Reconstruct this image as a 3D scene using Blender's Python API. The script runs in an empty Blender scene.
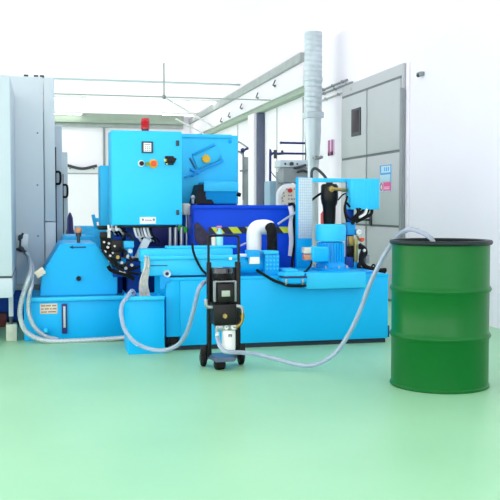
import bpy, bmesh, random
from math import *
from mathutils import Vector as V, Matrix
random.seed(4)
C = bpy.context.scene.collection
SC = bpy.context.scene

# ------------------------------------------------------------------ camera geometry (500 x 500 frame)
F = 870; EYE = 1.06; YAW = radians(13.5); PIT = atan(43/870)
cy_, sy_ = cos(YAW), sin(YAW); cp_, sp_ = cos(PIT), sin(PIT)
def ray(x, y):
    a = (x-250)/F; b = -(y-250)/F
    d = cp_+b*sp_; u = -sp_+b*cp_
    return V((a*cy_+d*sy_, -a*sy_+d*cy_, u))
def on(ax, x, y, v):
    r = ray(x, y); c = V((0, 0, EYE)); return c+r*((v-c[ax])/r[ax])
def PX(x, y, X): return on(0, x, y, X)
def PY(x, y, Y): return on(1, x, y, Y)
def PZ(x, y, Z): return on(2, x, y, Z)
def S(p): return (p[0]*sy_+p[1]*cy_)/F          # metres per pixel there
def rect(x0, y0, x1, y1, Y):
    xm, ym = (x0+x1)/2, (y0+y1)/2
    return PY(x0, ym, Y).x, PY(x1, ym, Y).x, PY(xm, y1, Y).z, PY(xm, y0, Y).z

# ------------------------------------------------------------------ materials
def lin(c): return tuple(((v/255)/12.92 if v/255 <= .04045 else ((v/255+.055)/1.055)**2.4) for v in c)
MATS = {}
def mat(name, rgb, rough=.45, metal=0, var=.05, scale=6, bump=0, coat=0, spec=.5, emit=None, es=0, trans=0):
    if name in MATS: return MATS[name]
    m = bpy.data.materials.new(name); m.use_nodes = True
    nt = m.node_tree; b = nt.nodes['Principled BSDF']
    c = lin(rgb)
    tc = nt.nodes.new('ShaderNodeTexCoord'); n = nt.nodes.new('ShaderNodeTexNoise')
    n.inputs['Scale'].default_value = scale; n.inputs['Detail'].default_value = 4
    nt.links.new(tc.outputs['Object'], n.inputs['Vector'])
    r = nt.nodes.new('ShaderNodeValToRGB')
    r.color_ramp.elements[0].position = .3; r.color_ramp.elements[1].position = .7
    r.color_ramp.elements[0].color = tuple(v*(1-var) for v in c)+(1,)
    r.color_ramp.elements[1].color = tuple(min(1, v*(1+var)) for v in c)+(1,)
    nt.links.new(n.outputs['Fac'], r.inputs['Fac']); nt.links.new(r.outputs['Color'], b.inputs['Base Color'])
    b.inputs['Roughness'].default_value = rough; b.inputs['Metallic'].default_value = metal
    b.inputs['Specular IOR Level'].default_value = spec
    b.inputs['Coat Weight'].default_value = coat
    if trans: b.inputs['Transmission Weight'].default_value = trans
    if emit:
        b.inputs['Emission Color'].default_value = lin(emit)+(1,); b.inputs['Emission Strength'].default_value = es
    if bump:
        bp = nt.nodes.new('ShaderNodeBump'); bp.inputs['Strength'].default_value = bump; bp.inputs['Distance'].default_value = .01
        nt.links.new(n.outputs['Fac'], bp.inputs['Height']); nt.links.new(bp.outputs['Normal'], b.inputs['Normal'])
    MATS[name] = m; return m

TANK = mat('cyan_tank_paint', (0, 182, 246), .45, spec=.3, var=.03, scale=2)
SKY = mat('sky_blue_lit_paint', (45, 197, 248), .45, spec=.35, var=.03, scale=2)  # lighter copy of the tank blue, stronger light put into the colour
MID = mat('mid_blue_paint', (0, 162, 234), .45, spec=.35, var=.06)
DEEP = mat('deep_blue_paint', (0, 70, 165), .5, spec=.25, var=.08)
ROYAL = mat('royal_blue_paint', (0, 72, 212), .5, var=.1, scale=3, spec=.2)
NAVY = mat('navy_paint', (40, 42, 110), .5)
BLACK = mat('black_paint', (6, 6, 8), .4, var=.2, spec=.3)
RUBBER = mat('black_rubber', (10, 10, 12), .65, var=.2, spec=.25)
DARK = mat('dark_grey', (55, 60, 68), .5)
GREYM = mat('machine_grey_paint', (196, 208, 217), .45, var=.02, scale=2)
GREYP = mat('panel_grey_paint', (206, 215, 222), .45, var=.03, scale=2)
GREYD = mat('mid_grey_paint', (140, 148, 152), .5)
WHITE = mat('white_plaster', (238, 232, 240), .8, var=.012, scale=1.5)
WALL = mat('wall_white', (247, 241, 250), .75, var=.01, scale=1.2)
CEIL = mat('ceiling_white', (240, 237, 241), .85, var=.015, scale=1)
TRIMG = mat('greenish_beam_paint', (158, 172, 158), .6)
GUTT = mat('grey_gutter_metal', (165, 172, 172), .5, var=.1)
DOORM = mat('door_grey_paint', (188, 192, 195), .5, var=.02, scale=1.5)
SEAM = mat('seam_dark', (110, 118, 122), .7)
STEEL = mat('bright_steel', (168, 172, 176), .3, .85, var=.08)
GALV = mat('galvanised_steel', (200, 212, 218), .45, .35, var=.06, scale=4)
BRASS = mat('brass', (165, 142, 85), .35, .8, var=.15)
CREAM = mat('cream_plastic', (225, 215, 195), .55)
PLAST = mat('white_plastic', (240, 240, 240), .45, var=.02)
HOSE = mat('clear_hose', (205, 214, 232), .25, var=.05, scale=30, trans=.55)
CONDUIT = mat('grey_metal_conduit', (190, 198, 205), .4, .4, var=.15, scale=90, bump=.3)
GREEN = mat('drum_green_paint', (0, 100, 35), .35, var=.05, scale=3, spec=.22, coat=.08)
YELLOW = mat('yellow_plastic', (240, 185, 20), .45)
RED = mat('red_plastic', (205, 10, 30), .4)
LENS = mat('red_beacon_lens', (190, 0, 20), .2, coat=.5)
ORANGE = mat('orange_red_plastic', (235, 80, 40), .4)
PAPER = mat('filter_fleece', (240, 235, 226), .9, var=.06, scale=25, bump=.3)
CLOTH = mat('white_cloth', (235, 230, 235), .9, var=.06, bump=.4, scale=20)
PINK = mat('pink_sign', (235, 70, 150), .5)
PALEPINK = mat('pale_pink_board', (240, 205, 235), .5)
MAUVE = mat('mauve_frame', (170, 90, 140), .5)
GLASS = mat('dark_window_glass', (40, 26, 36), .35, var=.2, spec=.2)
SIGNB = mat('sign_blue', (40, 160, 225), .45)
PALEB = mat('sign_pale_blue', (190, 225, 245), .5)
SCREEN = mat('display_screen', (215, 225, 230), .3, emit=(215, 225, 230), es=.15)
LIME = mat('green_plastic', (60, 190, 50), .5)
BEIGEG = mat('concrete_beige', (190, 198, 182), .85, var=.1, scale=20)
LIGHT = mat('lamp_diffuser', (255, 255, 255), .5, emit=(255, 252, 250), es=2.5)

def stripes():                                   # yellow and black diagonal hazard band
    m = bpy.data.materials.new('hazard_stripes'); m.use_nodes = True; nt = m.node_tree
    b = nt.nodes['Principled BSDF']; tc = nt.nodes.new('ShaderNodeTexCoord'); sp = nt.nodes.new('ShaderNodeSeparateXYZ')
    nt.links.new(tc.outputs['Object'], sp.inputs[0])
    def mth(op, a, v):
        n = nt.nodes.new('ShaderNodeMath'); n.operation = op
        for i, s in enumerate((a, v)):
            if isinstance(s, (int, float)): n.inputs[i].default_value = s
            else: nt.links.new(s, n.inputs[i])
        return n.outputs[0]
    u = mth('ADD', sp.outputs['X'], mth('MULTIPLY', sp.outputs['Z'], .8))
    f = mth('FRACT', mth('MULTIPLY', mth('ADD', u, STRO), 1/.147), 0)
    g = mth('LESS_THAN', f, .52)
    mx = nt.nodes.new('ShaderNodeMix'); mx.data_type = 'RGBA'
    nt.links.new(g, mx.inputs['Factor']); mx.inputs['A'].default_value = lin((15, 20, 40))+(1,); mx.inputs['B'].default_value = lin((205, 215, 40))+(1,)
    nt.links.new(mx.outputs['Result'], b.inputs['Base Color']); b.inputs['Roughness'].default_value = .5
    return m
STRO = 0.02

def floor_mat():
    m = bpy.data.materials.new('green_epoxy_floor'); m.use_nodes = True; nt = m.node_tree
    b = nt.nodes['Principled BSDF']; tc = nt.nodes.new('ShaderNodeTexCoord')
    n1 = nt.nodes.new('ShaderNodeTexNoise'); n1.inputs['Scale'].default_value = 1.3; n1.inputs['Detail'].default_value = 6
    n2 = nt.nodes.new('ShaderNodeTexNoise'); n2.inputs['Scale'].default_value = 40
    r = nt.nodes.new('ShaderNodeValToRGB')
    r.color_ramp.elements[0].color = lin((150, 203, 162))+(1,); r.color_ramp.elements[1].color = lin((158, 210, 169))+(1,)
    r.color_ramp.elements[0].position = .3; r.color_ramp.elements[1].position = .7
    bp = nt.nodes.new('ShaderNodeBump'); bp.inputs['Strength'].default_value = .05; bp.inputs['Distance'].default_value = .004
    L = nt.links.new
    L(tc.outputs['Object'], n1.inputs['Vector']); L(tc.outputs['Object'], n2.inputs['Vector'])
    L(n1.outputs['Fac'], r.inputs['Fac']); L(r.outputs['Color'], b.inputs['Base Color'])
    L(n2.outputs['Fac'], bp.inputs['Height']); L(bp.outputs['Normal'], b.inputs['Normal'])
    b.inputs['Roughness'].default_value = .38; b.inputs['Specular IOR Level'].default_value = .35
    return m

def grid_mat(name, base, line, sx, sz, w):       # printed or punched grid
    m = bpy.data.materials.new(name); m.use_nodes = True; nt = m.node_tree
    b = nt.nodes['Principled BSDF']; tc = nt.nodes.new('ShaderNodeTexCoord')
    mp = nt.nodes.new('ShaderNodeMapping'); mp.inputs['Rotation'].default_value = (radians(90), 0, 0)
    br = nt.nodes.new('ShaderNodeTexBrick'); br.offset = 0
    br.inputs['Color1'].default_value = lin(base)+(1,); br.inputs['Color2'].default_value = lin(tuple(v*.96 for v in base))+(1,)
    br.inputs['Mortar'].default_value = lin(line)+(1,); br.inputs['Mortar Size'].default_value = w
    br.inputs['Scale'].default_value = 1; br.inputs['Brick Width'].default_value = sx; br.inputs['Row Height'].default_value = sz
    nt.links.new(tc.outputs['Object'], mp.inputs['Vector']); nt.links.new(mp.outputs['Vector'], br.inputs['Vector'])
    nt.links.new(br.outputs['Color'], b.inputs['Base Color']); b.inputs['Roughness'].default_value = .5
    return m
GRID = grid_mat('punched_grid_plate', (206, 218, 226), (172, 194, 210), .018, .022, .003)

# ------------------------------------------------------------------ mesh building
class MB:
    def __init__(s): s.bm = bmesh.new()
    def merge(s, b):
        me = bpy.data.meshes.new('t'); b.to_mesh(me); b.free(); s.bm.from_mesh(me); bpy.data.meshes.remove(me); return s
    def box(s, x0, x1, y0, y1, z0, z1, bev=.006, rot=None, taper=None):
        b = bmesh.new(); bmesh.ops.create_cube(b, size=1)
        for v in b.verts:
            v.co = V(((x0+x1)/2+v.co.x*(x1-x0), (y0+y1)/2+v.co.y*(y1-y0), (z0+z1)/2+v.co.z*(z1-z0)))
        bev = min(bev, .3*min(abs(x1-x0), abs(y1-y0), abs(z1-z0)))
        if bev > 0: bmesh.ops.bevel(b, geom=b.edges[:], offset=bev, segments=2, affect='EDGES', profile=.5)
        if rot:
            ang, ax, c = rot; bmesh.ops.rotate(b, verts=b.verts, cent=c, matrix=Matrix.Rotation(ang, 3, ax))
        return s.merge(b)
    def cyl(s, p, q, r, r2=None, seg=20, bev=0):
        p, q = V(p), V(q); r2 = r if r2 is None else r2
        b = bmesh.new(); d = q-p
        bmesh.ops.create_cone(b, cap_ends=True, segments=seg, radius1=r, radius2=r2, depth=d.length)
        if bev: bmesh.ops.bevel(b, geom=[e for e in b.edges if len(e.link_faces) == 2 and any(len(f.verts) > 4 for f in e.link_faces)], offset=bev, segments=2, affect='EDGES')
        b.transform(Matrix.Translation((p+q)/2) @ V((0, 0, 1)).rotation_difference(d.normalized()).to_matrix().to_4x4())
        return s.merge(b)
    def sph(s, c, r, sc=(1, 1, 1), seg=16):
        b = bmesh.new(); bmesh.ops.create_uvsphere(b, u_segments=seg, v_segments=seg//2+2, radius=r)
        for v in b.verts: v.co = V((c[0]+v.co.x*sc[0], c[1]+v.co.y*sc[1], c[2]+v.co.z*sc[2]))
        return s.merge(b)
    def lathe(s, prof, c, seg=48, axis='Z'):
        b = bmesh.new(); rows = []
        for r, z in prof:
            if r < 1e-5: rows.append([b.verts.new((0, 0, z))])
            else: rows.append([b.verts.new((r*cos(2*pi*k/seg), r*sin(2*pi*k/seg), z)) for k in range(seg)])
        for A, B in zip(rows, rows[1:]):
            for k in range(seg):
                a0, a1 = A[k % len(A)], A[(k+1) % len(A)]; b0, b1 = B[k % len(B)], B[(k+1) % len(B)]
                vs = []
                for v in (a0, a1, b1, b0):
                    if v not in vs: vs.append(v)
                if len(vs) > 2: b.faces.new(vs)
        if axis == 'Y': b.transform(Matrix.Rotation(radians(90), 4, 'X'))
        if axis == 'X': b.transform(Matrix.Rotation(radians(90), 4, 'Y'))
        b.transform(Matrix.Translation(V(c))); bmesh.ops.recalc_face_normals(b, faces=b.faces)
        return s.merge(b)
    def tube(s, pts, r, seg=12, sub=8, smooth=True, rib=0):
        P = [V(p) for p in pts]
        if smooth and len(P) > 2:
            Q = [2*P[0]-P[1]]+P+[2*P[-1]-P[-2]]; out = []
            for i in range(1, len(Q)-2):
                for k in range(sub):
                    t = k/sub; a, b_, c, d = Q[i-1:i+3]
                    out.append(.5*((2*b_)+(c-a)*t+(2*a-5*b_+4*c-d)*t*t+(3*b_-a-3*c+d)*t**3))
            P = out+[P[-1]]
        b = bmesh.new(); rows = []; up = None
        for i, p in enumerate(P):
            t = (P[min(i+1, len(P)-1)]-P[max(i-1, 0)]).normalized()
            if up is None: up = t.orthogonal().normalized()
            up = (up-t*up.dot(t)).normalized(); w = t.cross(up)
            rr = r*(1+(rib if i % 2 else -rib))
            rows.append([b.verts.new(p+(up*cos(2*pi*k/seg)+w*sin(2*pi*k/seg))*rr) for k in range(seg)])
        for A, B in zip(rows, rows[1:]):
            for k in range(seg): b.faces.new((A[k], A[(k+1) % seg], B[(k+1) % seg], B[k]))
        b.faces.new(rows[0][::-1]); b.faces.new(rows[-1])
        bmesh.ops.recalc_face_normals(b, faces=b.faces)
        return s.merge(b)
    def prism(s, poly, a, b1, axis='Y', bev=.004):
        b = bmesh.new()
        def mk(u, w, t): return {'Y': (u, t, w), 'X': (t, u, w), 'Z': (u, w, t)}[axis]
        A = [b.verts.new(mk(u, w, a)) for u, w in poly]; B = [b.verts.new(mk(u, w, b1)) for u, w in poly]
        b.faces.new(A); b.faces.new(B[::-1]); n = len(A)
        for i in range(n): b.faces.new((A[i], B[i], B[(i+1) % n], A[(i+1) % n]))
        bmesh.ops.recalc_face_normals(b, faces=b.faces)
        if bev: bmesh.ops.bevel(b, geom=b.edges[:], offset=bev, segments=2, affect='EDGES')
        return s.merge(b)
    def build(s, name, m, parent=None, loc=None):
        root = parent
        while root is not None and root.parent: root = root.parent
        o0 = V(root.location) if root else (V(loc) if loc is not None else s.base())
        for v in s.bm.verts: v.co -= o0
        me = bpy.data.meshes.new(name); s.bm.to_mesh(me); s.bm.free()
        for p in me.polygons: p.use_smooth = True
        me.set_sharp_from_angle(angle=radians(38))
        me.materials.append(m)
        o = bpy.data.objects.new(name, me); C.objects.link(o)
        if parent: o.parent = parent
        else: o.location = o0
        return o
    def base(s):
        xs = [v.co for v in s.bm.verts]
        return V(((min(v.x for v in xs)+max(v.x for v in xs))/2, (min(v.y for v in xs)+max(v.y for v in xs))/2, min(v.z for v in xs)))
def tag(o, label=None, cat=None, group=None, kind=None):
    if label: o['label'] = label
    if cat: o['category'] = cat
    if group: o['group'] = group
    if kind: o['kind'] = kind
    return o
def thing(name, label, cat, loc, group=None):
    o = bpy.data.objects.new(name, None); C.objects.link(o); o.location = loc; o.empty_display_size = .1
    return tag(o, label, cat, group)
def copytree(o, loc, label=None):
    c = o.copy(); C.objects.link(c); c.location = loc
    if label: c['label'] = label
    def rec(a, b):
        for ch in list(a.children):
            d = ch.copy(); C.objects.link(d); d.parent = b; rec(ch, d)
    rec(o, c); return c
def B(*a, **k): return MB().box(*a, **k)
def bx(x0, y0, x1, y1, Y, dep, bev=.006, mb=None):          # box by its front outline standing on plane Y
    a, b, c, d = rect(x0, y0, x1, y1, Y); return (mb or MB()).box(a, b, Y, Y+dep, c, d, bev)

# ================================================================== SETTING
WX = 3.874; FY = 22.0; CZ = 3.36; LX = -4.5; Y0 = -1.5
tag(B(LX, WX, Y0, FY, -.1, 0, bev=0).build('floor', floor_mat()), kind='structure')
def roof_mat():                                  # ceiling, with translucency added to spread sky light through the hall
    m = bpy.data.materials.new('translucent_fill_roof'); m.use_nodes = True; nt = m.node_tree
    nt.nodes.remove(nt.nodes['Principled BSDF']); out = nt.nodes['Material Output']
    d = nt.nodes.new('ShaderNodeBsdfDiffuse'); t = nt.nodes.new('ShaderNodeBsdfTranslucent'); mx = nt.nodes.new('ShaderNodeMixShader')
    n = nt.nodes.new('ShaderNodeTexNoise'); n.inputs['Scale'].default_value = .8; r = nt.nodes.new('ShaderNodeValToRGB')
    r.color_ramp.elements[0].color = (.80, .765, .805, 1); r.color_ramp.elements[1].color = (.86, .82, .86, 1)
    L = nt.links.new; L(n.outputs['Fac'], r.inputs['Fac']); L(r.outputs['Color'], d.inputs['Color']); L(r.outputs['Color'], t.inputs['Color'])
    mx.inputs['Fac'].default_value = .30; L(d.outputs[0], mx.inputs[1]); L(t.outputs[0], mx.inputs[2]); L(mx.outputs[0], out.inputs['Surface'])
    return m
rb_ = MB(); vs = [rb_.bm.verts.new(v) for v in ((LX, Y0, CZ), (LX, FY, CZ), (WX, FY, CZ), (WX, Y0, CZ))]; rb_.bm.faces.new(vs)
tag(rb_.build('ceiling', roof_mat()), kind='structure')
tag(B(WX, WX+.15, Y0, FY, 0, CZ, bev=0).build('wall_right', WALL), kind='structure')
tag(B(LX, WX, FY, FY+.15, 0, CZ, bev=0).build('wall_back', WALL), kind='structure')
tag(B(LX, WX-.35, FY-.18, FY, 3.13, CZ, bev=.01).build('trim_1', TRIMG), kind='structure')
tag(B(LX, WX-.35, FY-.10, FY, 3.03, 3.128, bev=.01).build('trim_2', GUTT), kind='structure')
# box beam along the right wall: white face, grey gutter above, greenish rail below
tag(B(WX-.16, WX, 12.2, FY-.02, 2.82, 3.16, bev=.01).build('trim_3', WHITE), kind='structure')
tag(B(WX-.2, WX, 12.2, FY-.02, 3.162, 3.30, bev=.01).build('trim_4', GUTT), kind='structure')
tag(B(WX-.12, WX, 12.2, FY-.02, 2.73, 2.818, bev=.01).build('trim_5', TRIMG), kind='structure')
# steel column against the wall
q = PY(257, 200, 15.0).x
cm = tag(B(q, WX-.002, 15.0, 15.05, 0, 2.72, bev=.004).build('trim_6', mat('slate_column_paint', (88, 96, 122), .5)), kind='structure')
tag(B(q-.05, WX-.002, 15.052, 15.5, 0, 2.72, bev=.004).build('trim_7', WHITE), kind='structure')
# panel joints of the right wall
for i, (sx, h) in enumerate(((277, 2.72), (303, 2.72), (238, 2.72))):
    yy = PX(sx, 200, WX).y
    tag(B(WX-.006, WX-.0005, yy-.012, yy+.012, 0, h, bev=0).build('trim_%d' % (8+i), SEAM), kind='structure')
tag(B(WX-.016, WX-.0005, 8.76, 8.84, 0, 2.62, bev=.01).build('trim_11', WALL), kind='structure')   # jamb right of the door

# ---- big grey sliding door
dY0, dY1 = 8.86, 10.83; ym = PX(371, 160, WX).y
door = tag(B(WX-.04, WX-.0005, dY0, dY1, .01, 2.62, bev=.006).build('door_1', DOORM), kind='structure')
for a, b in ((dY0+.05, ym-.03), (ym+.03, dY1-.03)):
    for z0, z1 in ((.03, .83), (.855, 1.66), (1.69, 2.46)):
        B(WX-.058, WX-.04, a, b, z0, z1, bev=.005).build('door_panel', DOORM, door)
s = MB()
for z in (.842, 1.675, 2.475): s.box(WX-.046, WX-.0395, dY0+.04, dY1-.02, z-.016, z+.016, bev=0)
s.build('panel_joint', SEAM, door)
p0, p1 = PX(352.5, 115, WX-.06), PX(360.5, 137, WX-.06)
fr = B(WX-.075, WX-.057, p1.y-.01, p0.y+.01, 1.94, 2.28, bev=.006).build('window_frame', DARK, door)
B(WX-.079, WX-.074, p1.y+.03, p0.y-.03, 1.985, 2.25, bev=.002).build('window_pane', GLASS, fr)
p = PX(371, 220, WX-.06)
hd = MB().box(WX-.08, WX-.057, p.y-.03, p.y+.03, p.z-.06, p.z+.06).cyl((WX-.075, p.y, p.z), (WX-.12, p.y, p.z), .012).box(WX-.13, WX-.115, p.y-.02, p.y+.14, p.z-.013, p.z+.013).build('door_handle', DARK, door)
MB().box(WX-.065, WX-.035, dY0-.02, dY0+.03, .02, 2.35, bev=.004).build('edge_strip', GREYD, door)
# cyan and pink notices on the door
def psign(x0, y0, x1, y1, X): a, b = PX(x0, (y0+y1)/2, X), PX(x1, (y0+y1)/2, X); xm = (x0+x1)/2; return b.y, a.y, PX(xm, y1, X).z, PX(xm, y0, X).z
sx = WX-.066
a, b, c, d = psign(380, 165, 391, 181.5, sx)
t = thing('notice_sign', 'blue and white notice above a pink one on grey door', 'sign', (sx, (a+b)/2, c))
B(sx, sx+.008, a, b, c, d, bev=.001).build('board', PALEB, t)
s = MB(); h = d-c
s.box(sx-.002, sx, a+.02, b-.02, c+.42*h, c+.53*h, 0).box(sx-.002, sx, a, b, d-.05*h, d, 0).box(sx-.002, sx, a, a+.018, c, d, 0)
s.box(sx-.002, sx, b-.03, b, c+.5*h, d, 0)
s.build('blue_print', SIGNB, t)
for k in range(3): MB().box(sx-.002, sx, a+.06+.055*k, a+.085+.055*k, c+.62*h, c+.86*h, 0).build('letter', SIGNB, t)
a, b, c, d = psign(379.5, 182.5, 391, 192, sx)
t = thing('notice_sign', 'small pink and white prohibition notice below the blue one', 'sign', (sx, (a+b)/2, c))
B(sx, sx+.008, a, b, c, d, bev=.001).build('board', PALEB, t)
w = b-a; h = d-c
s = MB().box(sx-.002, sx, a, a+.66*w, c+.12*h, d, 0).build('pink_field', PINK, t)
s = MB()
for k in range(2): s.box(sx-.003, sx-.002, a+.04, a+.6*w, c+(.3+.18*k)*h, c+(.36+.18*k)*h, 0)
s.build('text_lines', mat('sign_white', (245, 240, 245), .5), t)
s = MB().lathe([(.03, -.001), (.045, -.001), (.045, .001), (.03, .001), (.03, -.001)], (sx-.001, b-.17*w, c+.55*h), 24, 'X').build('ring_symbol', RED, t)
a, b, c, d = psign(328.2, 140, 333, 155.5, WX-.02)
t = thing('wall_sign', 'narrow pink framed sign on white wall left of grey door', 'sign', (WX-.02, (a+b)/2, c))
B(WX-.02, WX, a, b, c, d, bev=.003).build('board', PALEPINK, t)
s = MB().box(WX-.026, WX-.0195, a, a+.06, c, d, 0).box(WX-.026, WX-.0195, b-.07, b, c, d, 0).box(WX-.026, WX-.0195, a, b, c, c+.05, 0).build('frame', MAUVE, t)
# conduits above the door
for i, (x0, y0, x1, y1, nm) in enumerate(((320, 91, 347, 78.5, 'topmost'), (320, 95, 352, 78.5, 'middle'), (321, 101, 359, 83, 'lowest'))):
    p = PX(x0, y0, WX-.02); q = PX(x1, y1, WX-.02)
    z = p.z
    o = MB().cyl((WX-.02, p.y, z), (WX-.02, q.y, z), .014 if i < 2 else .012, seg=12)
    for f_ in (.15, .5, .85): yy = p.y+(q.y-p.y)*f_; o.box(WX-.045, WX, yy-.012, yy+.012, z-.018, z+.018, .002)
    o = o.build('wall_conduit', GREYD if i < 2 else GUTT)
    tag(o, '%s of three thin grey conduits running along wall above door' % nm, 'pipe', 'conduits above the door')
# black hooks on the white beam
HK = None
for i, (x, y) in enumerate(((275, 86), (258, 98), (242, 108.5), (230, 117), (222, 122))):
    p = PX(x, y, WX-.165)
    lb = 'small dark hook on white wall beam, %s from the silver duct' % ('nearest', 'second', 'third', 'fourth', 'fifth and farthest')[i]
    if HK is None:
        HK = thing('beam_hook', lb, 'hook', p, 'hooks on the wall beam')
        MB().box(p.x-.01, p.x+.006, p.y-.03, p.y+.03, p.z-.02, p.z+.02, .002).build('plate', GREYD, HK)
        MB().tube([p, p+V((-.05, -.06, -.0)), p+V((-.07, -.18, .01)), p+V((-.06, -.24, .06))], .010, 8, 4).build('hook', DARK, HK)
    else: copytree(HK, p, lb)
# small grey sensor high up on the right wall
p = PX(420, 74, WX-.03)
t = thing('wall_sensor', 'small grey sensor high on white wall right of grey door', 'sensor', p)
MB().box(WX-.05, WX, p.y-.05, p.y+.05, p.z-.02, p.z+.02).build('housing', GREYD, t)
MB().sph((WX-.05, p.y, p.z-.015), .02).build('lens', DARK, t)

# ---- ceiling: lamps (lit), truss rods, braces
def lamp(x, y, w, l, label, grp, es=None):
    t = thing('ceiling_light', label, 'lamp', (x, y, CZ-.05), grp)
    B(x-w/2, x+w/2, y-l/2, y+l/2, CZ-.05, CZ, bev=.004).build('housing', PLAST, t)
    B(x-w/2+.03, x+w/2-.03, y-l/2+.03, y+l/2-.03, CZ-.055, CZ-.049, bev=.001).build('diffuser', LIGHT, t)
    return t
for i, (px, py, w) in enumerate(((64, 98.5, .9), (64, 114, .9), (195, 102.3, 1.0), (180, 115, .9))):
    p = PZ(px, py, CZ-.05)
    lamp(p.x, p.y, w, .26, ('long strip light at far left of ceiling, the nearer of two', 'long strip light at far left of ceiling, the farther of two',
         'strip light on ceiling behind the blue machine, nearer one', 'strip light on ceiling behind the red beacon, farther one')[i], 'strip lights on far ceiling')
tr = 14.0
za = PY(164, 97, tr).z; xn = PY(164, 99, tr).x
t = thing('roof_tie', 'thin grey tie rod with hanger crossing the hall under the ceiling', 'rod', (xn, tr, za))
MB().cyl((LX, tr, za), (WX-.16, tr, za), .010, seg=8).build('rod', GUTT, t)
MB().cyl((xn, tr, za), (xn, tr, CZ), .013, seg=8).build('hanger', GUTT, t)
MB().sph((xn, tr, za), .035).build('node', GREYD, t)
for i, (x0, y0, x1, y1) in enumerate(((164, 100, 214, 127), (176, 119, 204, 134))):
    p = PY(x0, y0, tr+.1*i); q = PY(x1, y1, tr+2+i)
    p = V((xn, tr, za)) if i == 0 else p
    lbl = ('long white brace running down right from the roof tie node', 'lower white brace slanting behind the blue filter machine')[i]
    if i: p = V((p.x, p.y, p.z))
    tag(MB().cyl(p, q, .014, seg=8).build('roof_brace', PLAST), lbl, 'rod')
p = PZ(55, 80, CZ-.04)
tag(B(LX, WX-.22, p.y-.03, p.y+.03, CZ-.03, CZ, bev=.005).build('trim_12', GALV), kind='structure')

# ---- far wall fittings
a, b, c, d = rect(67, 165.5, 97, 169, FY-.1)
t = thing('shelf_rail', 'dark curved bar mounted on the far white wall', 'rail', ((a+b)/2, FY-.1, c))
MB().tube([(a, FY-.08, d), ((a+b)/2, FY-.08, c+.01), (b, FY-.08, d)], .035, 8, 8).build('bar', DARK, t)
MB().box(a+.05, a+.1, FY-.1, FY, c, d+.02).build('bracket', GREYD, t); MB().box(b-.1, b-.05, FY-.1, FY, c, d+.02).build('bracket', GREYD, t)
tag(B(-3, 2.0, FY-.012, FY-.0005, PY(80, 173.6, FY).z-.015, PY(80, 172.8, FY).z, bev=0).build('trim_13', GUTT), kind='structure')
p = PY(104, 127, FY-.05); q = PY(104, 165, FY-.05)
tag(MB().cyl((p.x, FY-.04, 0), (p.x, FY-.04, 3.02), .03, seg=10).build('downpipe', GREYD), 'thin dark vertical pipe on far wall left of blue cabinet', 'pipe')

# ================================================================== LEFT: grey machine
yA, yB_ = 6.85, 7.96
zt = PY(5, 75, yA).z
xa = PY(11.5, 200, yA).x; zb = PY(5, 298, yA).z
t = thing('grinding_machine', 'tall pale grey machine enclosure at left edge on a beige foot', 'machine', (-.4, 7.2, 0))
z1 = PY(5, 277.5, yA).z
B(-1.6, xa, yA, 7.955, z1+.008, zt, bev=.012).build('front_panel', GREYM, t)
B(-1.6, xa-.005, yA+.01, 7.95, z1-.01, z1+.01, bev=0).build('panel_gap', DARK, t)
B(-1.6, xa, yA, 7.955, zb, z1-.006, bev=.008).build('lower_panel', GREYM, t)
xs = PY(44.6, 200, yB_).x; xe = PY(55.5, 200, yB_).x; zl = PY(30, 284.5, yB_).z; zs = PY(50, 222, yB_).z; zs2 = PY(30, 76.5, yB_).z
B(-1.6, xs-.004, yB_, yB_+.7, zl, zs2, bev=.008).build('side_panel', GREYP, t)
B(xs+.001, xe, yB_+.002, yB_+.7, zs+.004, zs2, bev=.008).build('side_panel', GREYP, t)
B(xs+.001, xe, yB_+.002, yB_+.7, zl, zs-.001, bev=.008).build('side_panel', GREYP, t)
B(-1.6, xe-.01, yB_+.01, yB_+.7, zl-.05, zl, bev=.003).build('sill', GREYD, t)
B(-1.6, xe-.06, yB_+.08, yB_+.7, .04, zl-.05, bev=.01).build('plinth', DEEP, t)
B(-1.6, PY(2, 330, 7.0).x, 7.95, 8.1, .0, .12, bev=.006).build('beam_end', mat('rusty_red', (110, 50, 45), .7), t)
for x, y in ((37.5, 133), (37.5, 185), (38, 236)): p = PY(x, y, yB_); MB().sph((p.x, yB_-.0, p.z), .009, (1, .5, 1), 10).build('screw', GREYD, t)
for x in (26, 36, 42): p = PY(x, 76, yB_); MB().box(p.x-.02, p.x+.02, yB_+.02, yB_+.08, zs2-.002, zs2+.02).build('top_clip', DARK, t)
a, b, c, d = rect(8.7, 298, 13.3, 316.5, 7.1)
lg = B(a, b, 7.1, 7.16, c, d+.05, bev=.003).build('leg', GREYM, t)
MB().cyl(((a+b)/2, 7.13, .1), ((a+b)/2, 7.13, c+.01), .016).build('screw_spindle', DARK, lg)
a, b, c, d = rect(6, 324.5, 17, 340, 7.08)
B(a, b, 7.08, 7.2, 0, d, bev=.006).build('foot_pad', BEIGEG, t)
# valve on the side panel
p = PY(20, 235, yB_-.05)
vt = B(*(PY(14, 240, yB_-.01).x, PY(28.5, 240, yB_-.01).x), yB_-.014, yB_, PY(20, 251, yB_).z, PY(20, 234, yB_).z, bev=.003).build('valve_plate', GALV, t)
s = MB(); P_ = lambda x, y: PY(x, y, yB_-.04)
s.tube([P_(15, 249), P_(20, 249.5), P_(23, 250), P_(27, 253.5)], .012, 8, 4).tube([P_(20, 249), P_(20.5, 236)], .008, 8, 1).tube([P_(18.5, 240), P_(21, 237), P_(23, 233)], .010, 8, 3)
s.sph(P_(21, 249), .026).sph(P_(20.5, 237), .022)
s.tube([P_(16, 249), V((P_(16, 249).x, yB_, P_(16, 249).z))], .01, 8, 1)
s.build('valve', DARK, vt)
MB().tube([P_(26, 252), P_(28.5, 255.5), P_(29, 258)], .022, 10, 4).build('hose_fitting', GALV, vt)
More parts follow.
